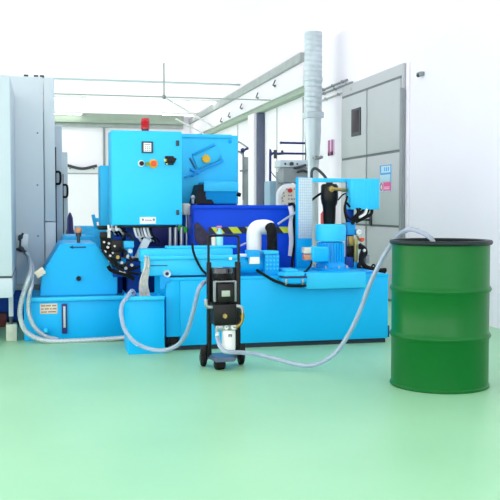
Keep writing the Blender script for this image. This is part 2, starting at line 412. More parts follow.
# doors of further machine modules behind
for i, (x0, x1, y0, hy, Y) in enumerate(((54.5, 62.6, 125, 178, 8.7), (61.5, 68, 152, 191, 9.6))):
    a, b, c, d = rect(x0, y0, x1, 250, Y)
    t = thing('machine_door', ('tall narrow white machine door with dark handle beside grey enclosure', 'smaller narrow white machine door farther behind the first')[i], 'door', ((a+b)/2, Y, 0))
    B(a-.6, b, Y, Y+.5, 0, d, bev=.008).build('panel', GREYM, t)
    B(PY(x0+1, 200, Y).x+.0, PY(x0+2.2, 200, Y).x, Y-.012, Y-.0, c, PY(x0, y0+22, Y).z, bev=.002).build('edge_seal', DARK, t)
    a, b, c, d = rect(x0+1.8, hy-6, x0+5.5, hy+6, Y)
    MB().tube([(a, Y-.0, d), (a, Y-.05, d), (b, Y-.05, d-.01), (b, Y-.05, c+.01), (a, Y-.05, c), (a, Y, c)], .012, 8, 3).build('handle', BLACK, t)
# dark post behind the bed
p, q = PY(70, 218, 9.3), PY(70, 238, 9.3)
t = thing('marker_post', 'slim dark blue post standing between white machine doors and blue bed', 'post', (p.x, 9.3, 0))
MB().lathe([(0, 0), (.05, 0), (.05, .02), (.018, .03), (.018, q.z-.1), (0, q.z-.1)], (p.x, 9.3, 0), 14).build('stand', DARK, t)
MB().lathe([(.012, q.z-.11), (.045, q.z-.08), (.05, q.z+.03), (.035, q.z+.1), (.03, p.z), (.012, p.z+.05), (0, p.z+.06)], (p.x, 9.3, 0), 14).build('sleeve', NAVY, t)

# ================================================================== blue machine base with sloped hood
yF = 7.05
t = thing('machine_bed', 'bright blue machine bed with trapezoid hood at left on green floor', 'machine', (.3, 7.5, 0))
a, b, c, d = rect(24, 299, 132, 338.5, yF)
B(a, b, yF, 7.94, .0, d, bev=.012).build('bed', TANK, t)
B(a-.01, b, yF-.03, yF+.06, d-.012, d+.02, bev=.006).build('top_flange', SKY, t)
yH = 7.12; zz = d+.02
pt = lambda x, y: (PY(x, y, yH).x, PY(x, y, yH).z)
poly = [(pt(40, 297)[0], zz), pt(42, 274), pt(60.5, 243.5), pt(96, 243.5), pt(117.5, 274), (pt(117.5, 297)[0], zz)]
hood = MB().prism(poly, yH, 7.95, bev=.008).build('hood', TANK, t)
pt2 = lambda x, y: (PY(x, y, 8.0).x, PY(x, y, 8.0).z)
MB().prism([(pt2(58, 270)[0], .3), pt2(58, 252), pt2(64, 236), pt2(94, 236), pt2(108, 252), (pt2(108, 270)[0], .3)], 7.96, 8.6, bev=.008).build('rear_hood', SKY, t)
pt3 = lambda x, y: (PY(x, y, 8.8).x, PY(x, y, 8.8).z)
B(pt3(75, 230)[0], pt3(100, 230)[0], 8.62, 9.0, .3, pt3(80, 226)[1], bev=.01).build('rear_box', SKY, t)
p, q = PY(69.5, 247.2, yH), PY(86, 247.5, yH)
MB().box(p.x+.01, q.x, yH-.006, yH+.002, p.z-.007, p.z+.005, .001).prism([(p.x-.005, p.z), (p.x+.03, p.z-.014), (p.x+.03, p.z+.014)], yH-.006, yH+.002, bev=0).build('slot', mat('slot_blue', (0, 80, 130), .5), hood)
p = PY(78.7, 278.5, yH); MB().cyl((p.x, yH+.002, p.z), (p.x, yH-.035, p.z), .021, .017, bev=.004).build('knob', BLACK, hood)
p = PY(78.5, 241, 7.25); zt_ = poly[2][1]
fc = MB().cyl((p.x, 7.25, zt_-.002), (p.x, 7.25, zt_+.055), .014).cyl((p.x, 7.25, zt_+.05), (p.x, 7.25, zt_+.08), .022).build('filler_cap', DARK, hood)
MB().sph((p.x, 7.25, zt_+.1), .03).build('cap_top', mat('tan_plastic', (225, 150, 110), .5), fc)
# nameplate: white with three rows of reddish print
a, b, c, d = rect(40, 303.5, 57.5, 314, yF-.004)
pl = B(a, b, yF-.004, yF+.001, c, d, bev=.001).build('nameplate', CREAM, t)
s = MB(); h = d-c; w = b-a
for k, segs in enumerate((((.06, .3), (.34, .62), (.7, .92)), ((.06, .2), (.26, .5), (.56, .66), (.72, .94)), ((.06, .4), (.46, .9)))):
    for u0, u1 in segs: s.box(a+u0*w, a+u1*w, yF-.0055, yF-.0038, d-(.22+.29*k)*h-.05*h, d-(.22+.29*k)*h+.05*h, 0)
s.build('print_rows', mat('print_brown', (170, 95, 80), .6), pl)
a, b, c, d = rect(61.8, 304, 67.2, 334, yF-.03)
lv = B(a, b, yF-.02, yF, c, d, bev=.004).build('level_gauge', NAVY, t)
B(a+.012, b-.012, yF-.026, yF-.018, c+.05, d-.02, bev=.002).build('sight_glass', mat('sight_grey', (195, 200, 200), .3), lv)
p = PY(46, 331, yF); MB().cyl((p.x, yF, p.z), (p.x, yF-.04, p.z), .02, .014).sph((p.x, yF-.05, p.z+.01), .02).build('drain_plug', SKY, t)
# metal mesh strap by the hood
p = PY(39, 274, 7.0); 
MB().box(p.x-.03, p.x+.05, yF+.0, yF+.03, p.z-.03, p.z+.03, .01, rot=(radians(-35), 'Y', p)).build('strap_buckle', CREAM, t)

# armoured conduits from the valve
Q = lambda x, y, Y: PY(x, y, Y)
c1 = [Q(29, 257, 7.88), Q(30.5, 266, 7.4), Q(29.5, 276, 6.98), Q(24, 292, 6.95), Q(20.5, 306, 6.95), Q(20.5, 318, 6.95), Q(25, 330, 6.95), Q(36, 338, 6.93), Q(52, 341.2, 6.9), Q(80, 340.5, 6.9), Q(110, 339, 6.9), Q(131, 337, 6.88)]
tag(MB().tube(c1, .020, 10, 14, rib=.09).build('armoured_conduit', CONDUIT), 'longer grey armoured conduit curving from valve along floor to bin', 'hose', 'armoured conduits by the grey machine')
c2 = [Q(30, 259, 7.88), Q(33, 270, 7.3), Q(31.5, 285, 6.98), Q(28.5, 300, 6.96), Q(29, 313, 6.96), Q(34, 326, 6.97), Q(45, 336, 6.98), Q(58, 339.5, 6.97)]
tag(MB().tube(c2, .017, 10, 14, rib=.09).build('armoured_conduit', CONDUIT), 'shorter grey armoured conduit bending in front of the blue bed', 'hose', 'armoured conduits by the grey machine')

# ================================================================== electrical cabinet
yE = 6.95
a, b, c, d = rect(111.3, 130.5, 182.5, 225.3, yE)
zc = d
t = thing('control_cabinet', 'sky blue electrical control cabinet with screen and switches', 'cabinet', ((a+b)/2, yE+.15, 0))
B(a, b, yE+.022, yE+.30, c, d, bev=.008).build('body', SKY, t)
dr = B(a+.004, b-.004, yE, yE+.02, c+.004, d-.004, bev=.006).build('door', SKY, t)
def onp(x0, y0, x1, y1, dep, m, nm, par, bev=.003, Y=yE):
    a, b, c, d = rect(x0, y0, x1, y1, Y); return B(a, b, Y-dep, Y+.001, c, d, bev=bev).build(nm, m, par)
hm = onp(141.5, 141.5, 153, 153, .012, DARK, 'display', dr)
onp(143.5, 143, 151, 151.8, .016, SCREEN, 'screen', hm, .001)
a2, b2, c2_, d2 = rect(143.5, 143, 151, 151.8, yE); s = MB()
for r_ in range(3):
    for k in range(3): s.box(a2+.008+.017*k, a2+.019+.017*k, yE-.0175, yE-.0155, c2_+.006+.014*r_, c2_+.014+.014*r_, 0)
s.box(a2+.006, b2-.006, yE-.0175, yE-.0155, d2-.016, d2-.008, 0)
s.build('keypad', mat('key_tan', (190, 160, 150), .5), hm)
p = PY(141.5, 163.5, yE); s = MB().cyl((p.x, yE, p.z), (p.x, yE-.03, p.z), .02, .018, bev=.003).build('push_button', BLACK, dr)
MB().cyl((p.x-.003, yE-.0, p.z+.0), (p.x-.003, yE-.012, p.z), .026).build('button_ring', PLAST, dr)
p = PY(147.3, 164, yE); MB().cyl((p.x, yE, p.z), (p.x, yE-.02, p.z), .016).build('push_button', mat('olive_button', (110, 150, 60), .4), dr)
p = PY(153.3, 163.8, yE); es = MB().cyl((p.x, yE, p.z), (p.x, yE-.01, p.z), .036, bev=.003).build('emergency_stop', YELLOW, dr)
MB().cyl((p.x, yE-.01, p.z), (p.x, yE-.04, p.z), .017).cyl((p.x, yE-.035, p.z), (p.x, yE-.055, p.z), .024, .021, bev=.006).build('stop_head', ORANGE, es)
rs = onp(165, 156, 173.5, 165, .012, BLACK, 'main_switch', dr)
p = PY(170, 160.5, yE); MB().cyl((p.x, yE-.01, p.z), (p.x, yE-.05, p.z), .032, .028, bev=.004).box(p.x-.012, p.x+.035, yE-.07, yE-.045, p.z-.012, p.z+.03, .004, rot=(radians(25), 'Y', p)).build('switch_knob', BLACK, rs)
MB().box(p.x-.05, p.x-.026, yE-.017, yE-.011, p.z-.01, p.z+.012, 0).box(p.x-.035, p.x-.02, yE-.017, yE-.011, p.z-.034, p.z-.024, 0).build('switch_marks', mat('pale_yellow', (220, 225, 140), .5), rs)
onp(176, 140.5, 179, 146, .012, DARK, 'latch', dr, .003); onp(176.2, 210, 179, 215, .012, DARK, 'latch', dr, .003)
pl = onp(139.8, 217, 156, 223.7, .004, PLAST, 'nameplate', dr, .001)
a2, b2, c2_, d2 = rect(139.8, 217, 156, 223.7, yE)
for u in (.18, .86): MB().sph((a2+u*(b2-a2), yE-.005, (c2_+d2)/2+.006), .010, (1, .4, 1), 10).build('plate_rivet', GREYD, pl)
s = MB()
for u0, u1 in ((.32, .42), (.45, .55), (.58, .72)): s.box(a2+u0*(b2-a2), a2+u1*(b2-a2), yE-.0055, yE-.0038, (c2_+d2)/2-.004, (c2_+d2)/2+.006, 0)
s.build('plate_print', mat('print_red', (200, 150, 160), .6), pl)
B(a+.15, a+.30, yE+.31, yE+.43, 0, c+.25, bev=.01).build('support_post', DEEP, t)
B(a+.05, b-.05, yE+.06, yE+.29, c-.02, c+.001, bev=.004).build('gland_plate', BLACK, t)
# cables leaving the cabinet
def drop(x0, x1, n, m, nm, sag, y0=226, y1=236, off=0):
    for k in range(n):
        f_ = k/max(1, n-1); xx = x0+(x1-x0)*f_
        Y = yE+.10+.03*(k % 3)+off
        MB().tube([PY(xx, y0-1, Y), PY(xx+.7, y0+4, Y-.01), PY(xx+2.2+sag*.4, y1-2, Y-.01), PY(xx+4+sag, y1, Y+.02), PY(xx+6+sag, y1+3, Y+.06)], .010, 8, 5).build(nm, m, t)
drop(108.5, 116, 4, PLAST, 'white_cable', 1, y1=231); drop(110, 121, 4, BLACK, 'black_cable', 2, y1=233, off=.03)
drop(134, 147, 5, PLAST, 'white_cable', 1, y1=238); drop(137, 150, 5, BLACK, 'black_cable', 3, y1=239, off=.04)
# red beacon on the cabinet
p = PY(145.2, 130, yE+.1); r_ = .035
t = thing('warning_beacon', 'red warning beacon on top of the control cabinet', 'beacon', (p.x, yE+.1, zc))
MB().cyl((p.x, yE+.1, zc-.001), (p.x, yE+.1, zc+.02), .03).build('base', mat('dark_maroon', (90, 10, 35), .4), t)
MB().lathe([(0, .02), (r_, .02), (r_, .035), (r_*.95, .04), (r_*.95, .094), (r_*.86, .106), (0, .108)], (p.x, yE+.1, zc)).build('lens', LENS, t)
s = MB()
for k in range(6): s.lathe([(r_*.95, .04+.008*k), (r_*1.03, .043+.008*k), (r_*.95, .046+.008*k)], (p.x, yE+.1, zc), 32)
s.build('lens_ribs', RED, t)
# box pillar left of / behind the cabinet
a, b, c, d = rect(100.2, 165.5, 122, 226, 7.45)
t = thing('machine_column', 'light blue square column behind left side of control cabinet', 'column', ((a+b)/2, 7.55, 0))
B(a, b, 8.62, 8.9, 0, d, bev=.01) if 0 else B(a, b, 7.45+.0, 7.7, c, d, bev=.008).build('column', SKY, t)
B(a+.12, b, 7.45+.02, 7.7, .0, c, bev=.004).build('pedestal', DEEP, t)
MB().box(a-.02, a+.11, 7.42, 7.6, c-.03, c+.002, .004).build('bracket', BLACK, t)
# tiny light-blue clamp seen left of the column
p = PY(97, 224, 8.2)
s = MB().box(p.x-.10, p.x+.09, 8.2, 8.3, PY(97, 240, 8.2).z-.5, PY(97, 228, 8.2).z, .006).box(p.x-.03, p.x+.0, 8.2, 8.28, PY(97, 228, 8.2).z-.01, PY(97, 214, 8.2).z, .006, rot=(radians(-12), 'Y', p)).box(p.x-.02, p.x+.07, 8.2, 8.27, PY(97, 222, 8.2).z, PY(97, 218, 8.2).z, .004)
#  (merged into the machine bed as its rear clamp)
bed = [o for o in C.objects if o.name == 'machine_bed'][0]
s.build('rear_clamp', SKY, bed)

# ---- black hydraulic valve group on the hood's right slope
yV = 6.98
t = thing('valve_manifold', 'cluster of black hydraulic valves and fittings under the control cabinet', 'valves', PY(112, 262, yV+.1))
def vb(x0, y0, x1, y1, m, nm, Y=yV, dep=.08, bev=.006): a, b, c, d = rect(x0, y0, x1, y1, Y); return B(a, b, Y, Y+dep, c, d, bev=bev).build(nm, m, t)
vb(100, 232, 107.5, 239, BLACK, 'solenoid'); vb(111, 240, 122.5, 252, BLACK, 'solenoid'); vb(101, 238, 111, 250, RUBBER, 'valve_block', yV+.02)
vb(113, 251, 121, 261, BLACK, 'solenoid', yV+.01); vb(106, 246, 114, 256, RUBBER, 'valve_block', yV+.03)
vb(123.5, 241, 134, 248, SKY, 'pump_head', yV+.02); vb(124.5, 248, 133, 256, MID, 'pump_body', yV+.03); vb(117, 258, 126, 268, MID, 'manifold_plate', yV+.05)
def vc(x, y, r, m, nm, L=.03): p = PY(x, y, yV); return MB().cyl((p.x, yV+.02, p.z), (p.x, yV-L, p.z), r*S(p)).build(nm, m, t)
vc(117.2, 257.2, 3.2, BLACK, 'cap_ring', .008); vc(117.5, 257, 1.8, BRASS, 'brass_port'); vc(108.7, 243.3, 1.2, STEEL, 'fitting'); vc(107.7, 247.2, 1.3, CREAM, 'fitting'); vc(105, 251.5, 1.3, STEEL, 'fitting'); vc(130, 251, 2.2, GALV, 'fitting')
vc(127, 256, 2.0, STEEL, 'fitting'); vc(112.6, 252.8, 1.0, STEEL, 'fitting'); vc(121.5, 262.5, 1.5, STEEL, 'fitting')
for pts, r, m, nm in (
    (((108, 266), (111, 270), (118, 272.5), (126, 275), (134, 279)), .016, RUBBER, 'pressure_hose'),
    (((107, 252), (113, 260), (120, 266), (127, 268), (138, 268)), .010, RUBBER, 'pressure_hose'),
    (((124, 256), (129, 256.5), (131, 260), (127, 264), (128, 270), (134, 269), (140, 266)), .009, BLACK, 'pressure_hose'),
    (((119, 271.5), (124, 273), (130, 277)), .011, CREAM, 'pale_hose'),
    (((122, 238), (126, 234), (131, 236), (133, 241)), .009, BLACK, 'pressure_hose')):
    MB().tube([PY(x, y, yV-.02) for x, y in pts], r, 8, 6).build(nm, m, t)
vc(114.5, 246, 1.0, CREAM, 'fitting'); vc(104, 242, 1.0, CREAM, 'fitting'); vc(110, 255.5, 1.2, STEEL, 'fitting'); vc(125.5, 268, 1.6, STEEL, 'fitting'); vc(131.5, 265, 1.4, CREAM, 'fitting')
vb(127, 256.5, 135, 259, STEEL, 'pipe_union', yV-.02, .03); vb(110, 258, 117, 264, BLACK, 'valve_block', yV+.03); vb(121, 263.5, 128, 267, BLACK, 'coupling', yV+.0, .04)
for pts in (((102, 250), (108, 258), (114, 264)), ((130, 262), (136, 259), (141, 262), (143, 270)), ((112, 262), (118, 268), (124, 271)), ((126, 272), (131, 273), (139, 274)), ((121, 248), (126, 252), (124, 258))):
    MB().tube([PY(x, y, yV-.03) for x, y in pts], .011, 8, 6).build('pressure_hose', BLACK, t)
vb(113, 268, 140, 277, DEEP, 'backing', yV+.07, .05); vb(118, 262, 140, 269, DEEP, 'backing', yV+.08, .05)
# grey diagonal strut + dark machine frame behind (parts of the filter machine)
yM = 7.75
a, b, c, d = rect(184, 135, 238, 204, yM)
t = thing('filter_machine', 'sky blue machine with tilted hatch and yellow knob behind cabinet', 'machine', ((a+b)/2, 8.1, 0))
a, b, c, d = rect(122, 228, 182, 300, 7.42)
a4 = PY(113, 250, 8.0).x; b4 = PY(184, 250, 8.0).x; z4 = PY(150, 226.5, 8.0).z
B(a4, b4, 7.99, 8.3, 0, z4, bev=.01).build('base_frame', mat('shaded_navy_paint', (8, 16, 48), .5, spec=.2), t)  # shadow below the cabinet is put into this near-black frame colour
B(a+.1, b-.0, 7.46+.26, 7.46+.5, 0, PY(160, 248, 7.4).z, bev=.01).build('cross_beam', DEEP, t)
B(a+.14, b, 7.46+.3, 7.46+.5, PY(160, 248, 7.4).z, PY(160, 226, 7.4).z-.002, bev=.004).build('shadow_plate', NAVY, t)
p, q = PY(147.5, 238, 7.10), PY(137.5, 260, 7.10)
MB().prism([(p.x-.035, p.z), (p.x+.035, p.z), (q.x+.03, q.z), (q.x-.035, q.z)], 7.08, 7.13).build('strut', GALV, t)
vv = MB()
for x in (170, 175.5, 181.5): pp = PY(x, 236, 7.3); MB().cyl((pp.x, 7.3, PY(x, 252, 7.3).z), (pp.x, 7.3, PY(x, 226, 7.3).z-.01), .018).build('steel_pipe', STEEL, t)
pp = PY(184, 229, 7.32); MB().box(pp.x-.05, pp.x+.03, 7.3, 7.36, pp.z-.03, pp.z+.02, .012, rot=(radians(20), 'Y', pp)).build('green_cap', LIME, t)
a, b, c, d = rect(183.5, 203.5, 190.5, 215, 7.3); B(a, b, 7.3, 7.4, c, d, bev=.01).build('junction_box', CREAM, t)
B(PY(160, 240, 7.2).x, PY(192, 240, 7.2).x, 7.2, 7.5, PY(170, 262, 7.2).z-.2, PY(170, 250, 7.2).z, bev=.006).build('pipe_tray', MID, t)
B(PY(160, 240, 7.2).x+.02, PY(160, 240, 7.2).x+.06, 7.22, 7.5, 0, PY(170, 262, 7.2).z-.2, bev=.006).build('leg', DEEP, t)
B(PY(192, 240, 7.2).x-.06, PY(192, 240, 7.2).x-.02, 7.22, 7.5, 0, PY(170, 262, 7.2).z-.2, bev=.006).build('leg', DEEP, t)
MB().cyl((PY(186.5, 210, 7.34).x, 7.34, PY(186, 252, 7.34).z), (PY(186.5, 210, 7.34).x, 7.34, PY(186, 214, 7.34).z), .012).build('conduit_stub', STEEL, t)

# ================================================================== filter machine behind
a, b, c, d = rect(184, 135, 238, 204, yM)
B(a-.1, b, yM, yM+.8, c, d, bev=.01).build('body', SKY, t)
B(a-.02, b, yM+.02, yM+.8, 0, c, bev=.01).build('pedestal', DEEP, t)
B(a-.1, b-.06, yM-.012, yM+.01, d-.028, d+.006, bev=.004).build('top_flange', SKY, t)
# tilted hatch: rotated plate with rails
def hat(x0, y0, x1, y1, wpx, m, nm, par, dep, Y=yM, bev=.004):
    p, q = PY(x0, y0, Y), PY(x1, y1, Y); dv = (q-p); L = V((dv.x, 0, dv.z)).length; ang = -atan2(dv.z, dv.x); w = wpx*S(p)
    c_ = (p+q)/2
    return B(c_.x-L/2, c_.x+L/2, Y-dep, Y+.001, c_.z-w/2, c_.z+w/2, bev=bev, rot=(ang, 'Y', c_)).build(nm, m, par)
ht = hat(194.5, 162, 219, 152, 14.5, SKY, 'hatch', t, .03, bev=.006)
hat(184.5, 177.5, 223, 160.5, 2.6, MID, 'hatch_rail', ht, .03); hat(192.5, 155, 214, 144.5, 2.2, MID, 'hatch_rail', ht, .045)
hat(189.5, 158, 196, 170.5, 1.3, mat('slot_blue', (0, 80, 130), .5), 'hatch_slot', ht, .022)
hat(190, 168.5, 198.5, 173.5, 3.0, MID, 'hinge', ht, .045); hat(217.5, 160, 221, 155.5, 1.3, MID, 'hinge', ht, .03)
hat(192, 176.5, 196.5, 171.5, 1.5, MID, 'clamp_screw', ht, .055)
p = PY(204.7, 159.3, yM); k = 4.2*S(p); s = MB()
s.cyl((p.x, yM-.01, p.z), (p.x, yM-.05, p.z), k*.45)
for i in range(5): an = radians(90+72*i); s.cyl((p.x+cos(an)*k*.55, yM-.045, p.z+sin(an)*k*.55), (p.x+cos(an)*k*.55, yM-.085, p.z+sin(an)*k*.55), k*.45, bev=.006)
s.cyl((p.x, yM-.045, p.z), (p.x, yM-.088, p.z), k*.92, bev=.006)
s.build('star_knob', YELLOW, ht)
p = PY(230, 141.5, yM); MB().sph((p.x, yM, p.z), .018, (1, .4, 1)).build('bolt', MID, t)
# discharge chute
a, b, c, d = rect(206, 183, 236.5, 203.8, 7.42)
ch = MB().prism([(7.42, PY(220, 190.5, 7.42).z), (7.47, d), (7.749, d), (7.749, c), (7.45, c)], a, b, axis='X', bev=.006).build('chute', MID, t)
B(a, b+.01, 7.46, 7.749, d-.004, d+.015, bev=.004).build('chute_lid', SKY, ch)
B(a-.02, b+.015, 7.405, 7.425, PY(220, 191.5, 7.42).z, PY(220, 182.5, 7.42).z, bev=.004).build('chute_lip', SKY, ch)
pz = lambda x, y: (PY(x, y, 7.5).x, PY(x, y, 7.5).z)
MB().prism([pz(193.5, 203.8), pz(198.5, 184.5), pz(203.5, 184.5), pz(213, 203.8)], 7.44, 7.749, bev=.003).build('chute_side', mat('dark_slate_paint', (10, 16, 30), .5, spec=.25), ch)
MB().cyl(PY(237, 194, 7.45), PY(240.5, 195, 7.45), .018).build('chute_stud', BLACK, ch)
s = MB(); s.cyl(PY(193, 203, 7.48), PY(193, 195, 7.48), .012).sph(PY(193, 197.5, 7.48), .02).tube([PY(193, 203, 7.48), PY(196, 203.5, 7.6), PY(198, 202, 7.76)], .01, 8, 4).build('spout_fitting', GALV, t)

# ================================================================== royal blue tipping hopper with hazard band
yK = 7.16
a, b, c, d = rect(193.5, 205.5, 297.5, 275, yK)
t = thing('scrap_hopper', 'royal blue steel hopper with yellow black hazard stripes behind tank', 'hopper', ((a+b)/2, yK+.12, 0))
h1, h2 = PY(240, 227, yK).z, PY(240, 233.3, yK).z
B(a, b, yK, yK+.02, .08, d, bev=.004).build('front_wall', ROYAL, t)
B(a, b, yK+.36, yK+.38, .08, d, bev=.004).build('back_wall', ROYAL, t)
B(a, a+.02, yK+.02, yK+.36, .08, d, bev=.004).build('side_wall', ROYAL, t); B(b-.02, b, yK+.02, yK+.36, .08, d, bev=.004).build('side_wall', ROYAL, t)
B(a+.02, b-.02, yK+.02, yK+.36, .08, .1, bev=.0).build('bottom', ROYAL, t)
s = MB().box(a-.012, b+.012, yK-.015, yK+.0, d-.028, d+.004, .006).build('rim', ROYAL, t)
STRO = 5.03
B(PY(208.5, 230, yK).x, PY(291.5, 230, yK).x, yK-.006, yK, h2, h1, bev=.0).build('hazard_band', stripes(), t)
for xx in (a+.1, b-.14): B(xx, xx+.05, yK+.05, yK+.33, 0, .08, bev=.004).build('foot', DARK, t)
px_ = lambda x, y: (PY(x, y, yK-.02).x, PY(x, y, yK-.02).z)
MB().prism([px_(194.5, 224), px_(198, 222.5), px_(212, 237), px_(212, 250), px_(203, 250), px_(195, 240)], yK-.03, yK-.001, bev=.003).build('worn_gusset', mat('worn_dark_blue', (50, 40, 66), .6, var=.5, scale=30), t)
# rags and cable on its right edge
s = MB().tube([PY(290.7, 206, yK-.035), PY(292.5, 215, yK-.04), PY(291, 228, yK-.045), PY(292, 240, yK-.05), PY(291.5, 250, yK-.05), PY(290.8, 256, yK-.05)], .026, 10, 6)
tag(s.build('hanging_cloth', CLOTH), 'narrow white cloth strip hanging on right end of blue hopper', 'cloth')
t = thing('signal_cable', 'black cable hanging down right end of blue hopper', 'cable', PY(293, 265, yK-.05))
MB().tube([PY(289, 204.6, yK+.0), PY(293, 204, yK-.06), PY(295.5, 210, yK-.07), PY(294, 222, yK-.085), PY(295, 240, yK-.085), PY(293, 256, yK-.085), PY(292, 268, yK-.08), PY(292.8, 272, yK-.08)], .012, 8, 8).build('cable', RUBBER, t)
MB().tube([PY(278, 224, yK-.03), PY(284, 220, yK-.06), PY(291, 215.5, yK-.1), PY(296, 212, yK-.1)], .010, 8, 6).build('lead', CONDUIT, t)

# ================================================================== coolant tank
yT = 6.33
a, b, c, d = rect(165, 276.5, 388.5, 345, yT)
a = .885; b = PY(388.3, 310, yT).x
zT = PY(330, 275, yT).z
t = thing('coolant_tank', 'long bright blue coolant tank standing on green floor', 'tank', ((a+b)/2, 6.7, 0))
nx = PY(180, 330, yT).x
B(nx, b, yT, 7.0, .035, zT, bev=.008).build('tank_body', TANK, t)
B(a, nx, yT, 7.0, PY(170, 337, yT).z, zT, bev=.004).build('tank_nose', TANK, t)
B(a+.02, b-.015, yT+.02, 6.98, 0, .036, bev=.0).build('plinth', mat('plinth_dark', (14, 40, 60), .6), t)
B(a+.02, nx, yT+.06, yT+.3, .036, PY(170, 337, yT).z+.002, bev=.005).build('drain_valve', DARK, t)
MB().cyl((a+.06, yT+.06, .07), (a+.06, yT+.02, .07), .03).build('drain_cap', BLACK, t)
B(b-.01, b+.02, yT+.02, yT+.06, .04, .13, bev=.003).build('corner_tab', NAVY, t)
B(a, b, yT-.004, yT+.01, zT-.022, zT+.003, bev=.003).build('top_edge', TANK, t)

# band-filter trough on the tank
yR = 6.36
xl = PY(146.5, 268, yR).x; xr = PY(240, 268, yR).x
zR0 = zT+.004; zR1 = PY(195, 256.5, yR).z
t = thing('filter_trough', 'sky blue band filter trough lying along the tank top', 'trough', ((xl+xr)/2, yR+.2, zR0))
B(a+.003, xr+.01, yR+.03, yR+.42, zT+.003, zT+.016, bev=.002).build('bed_plate', DARK, t)
B(xl, xr, yR, yR+.4, zT+.014, zR1, bev=.01).build('trough_body', SKY, t)
B(xl-.01, xr, yR-.015, yR+.03, zR1-.022, zR1+.008, bev=.006).build('front_lip', SKY, t)
zR2 = PY(195, 247.5, yR+.3).z
B(PY(141, 255, yR+.25).x, xr, yR+.25, yR+.42, zR1-.05, zR1+.045, bev=.006).build('back_channel', SKY, t)
B(PY(167, 250, yR+.33).x, xr+.05, yR+.33, yR+.46, zR1+.045, zR2+.01, bev=.006).build('upper_channel', SKY, t)
# drive drum at its right end
zc_ = (zT+.016+zR1)/2; rr = (zR1-zT-.016)/2+.006
x2 = PY(266, 268, yR).x
MB().cyl((xr-.01, yR+.12, zc_), (x2-.03, yR+.12, zc_), rr, seg=40, bev=.006).cyl((x2-.03, yR+.12, zc_), (x2, yR+.12, zc_), rr*.8, seg=32).build('drive_drum', TANK, t)
a2, b2, c2_, d2 = rect(248, 250.5, 260, 258.5, yR-.02); B(a2, b2, yR-.02, yR+.09, c2_, d2, bev=.004).build('clamp_block', MID, t)
a2, b2, c2_, d2 = rect(250, 257, 259.5, 264, yR-.025); B(a2, b2, yR-.03, yR+.02, c2_, d2, bev=.002).build('rating_plate', PLAST, t)
a2, b2, c2_, d2 = rect(240, 254, 248, 257, yR-.02); B(a2, b2, yR+.02, yR+.03, c2_, d2, bev=.001).build('small_sticker', PLAST, t)
p = PY(230.5, 258.5, yR-.015); B(p.x-.012, p.x+.012, yR-.018, yR-.014, p.z-.01, p.z+.01, bev=.002).build('small_sticker', PLAST, t)
p = PY(162, 265.5, yR); s = MB().box(p.x-.10, p.x+.04, yR-.003, yR+.002, p.z-.004, p.z+.003, 0).build('slot', mat('slot_blue', (0, 80, 130), .5), t)
# eye bolt and lever at the left end
p = PY(167, 273.8, yR-.02)
MB().lathe([(.014, -.010), (.026, -.012), (.030, 0), (.026, .012), (.014, .010), (.014, -.010)], (p.x, yR-.02, p.z), 24, 'Y').build('eye_bolt', GALV, t)
MB().cyl((p.x, yR-.02, p.z), (p.x, yR+.01, p.z), .012).build('eye_pin', NAVY, t)
pl_ = lambda x, y: (PY(x, y, yR-.03).x, PY(x, y, yR-.03).z)
MB().prism([pl_(159.5, 276), pl_(163, 275), pl_(171.5, 280), pl_(168, 283), pl_(166.5, 282), pl_(163.5, 289.5), pl_(160, 289.5)], yR-.045, yR-.031, bev=.003).build('lever', MID, t)
# gearmotor terminal box
a2, b2, c2_, d2 = rect(265, 254, 279.5, 271.5, yR); 
t = thing('gear_motor', 'small ribbed blue drive box at right end of filter trough', 'motor', ((a2+b2)/2, yR+.1, zT))
B(a2, b2, yR+.0, yR+.16, zT, d2, bev=.008).build('housing', MID, t)
B(a2-.01, b2-.008, yR-.01, yR+.16, d2-.0, d2+.022, bev=.005).build('lid', SKY, t)
for i in range(4):
    for j in range(4): MB().sph((a2+.016+i*(b2-a2-.032)/3, yR, c2_+.02+j*(d2-c2_-.04)/3), .009, (1, .6, 1), 8).build('bolt', SKY, t)
# cable running along the tank front
tag(MB().tube([PY(256.5, 270, yR-.05), PY(263, 274, yR-.04), PY(273, 280, yR-.04), PY(280, 282.8, yR-.09), PY(288, 285.6, 6.225), PY(298, 286, 6.225), PY(306, 285.5, 6.23)], .011, 8, 8).build('drive_cable', RUBBER), 'black cable drooping from trough end across upper tank front', 'cable')
tag(MB().tube([PY(192.2, 243, yR-.03), PY(193.5, 252, yR-.03), PY(198, 263, yR-.03), PY(204, 272, yR-.03), PY(212, 276.5, yR-.03), PY(230, 277.5, yR-.03)], .009, 8, 8).build('drive_cable', RUBBER), 'thin black cable curving down front of trough left of pump cart', 'cable')
# two blue pump feet
a2, b2, c2_, d2 = rect(281, 272, 307, 283.5, 6.24)
t = thing('coolant_pump', 'low blue octagonal pump cover on tank edge left of big motor', 'pump', ((a2+b2)/2, 6.3, zT))
MB().prism([(a2+.035, c2_), (b2-.02, c2_), (b2, c2_+.025), (b2, zT-.0), (a2, zT-.0), (a2, c2_+.025)], 6.235, 6.318, bev=.005).build('cover', TANK, t)
MB().prism([(a2+.02, 6.23), (b2-.02, 6.23), (b2-.0, 6.30), (b2-.0, 6.50), (b2-.03, 6.56), (a2+.03, 6.56), (a2, 6.50), (a2-.0, 6.30)], zT+.003, zT+.03, axis='Z', bev=.006).build('top_plate', SKY, t)
MB().prism([(a2+.05, 6.30), (b2-.05, 6.30), (b2-.04, 6.5), (a2+.04, 6.5)], zT+.03, zT+.05, axis='Z', bev=.006).build('cap', SKY, t)
for xx in (a2+.03, b2-.045): B(xx, xx+.014, 6.222, 6.236, c2_-.012, c2_+.035, bev=.003).build('stud', STEEL, t)
B(a2, b2, 6.232, 6.30, zT-.012, zT+.002, bev=.004).build('gasket', NAVY, t)

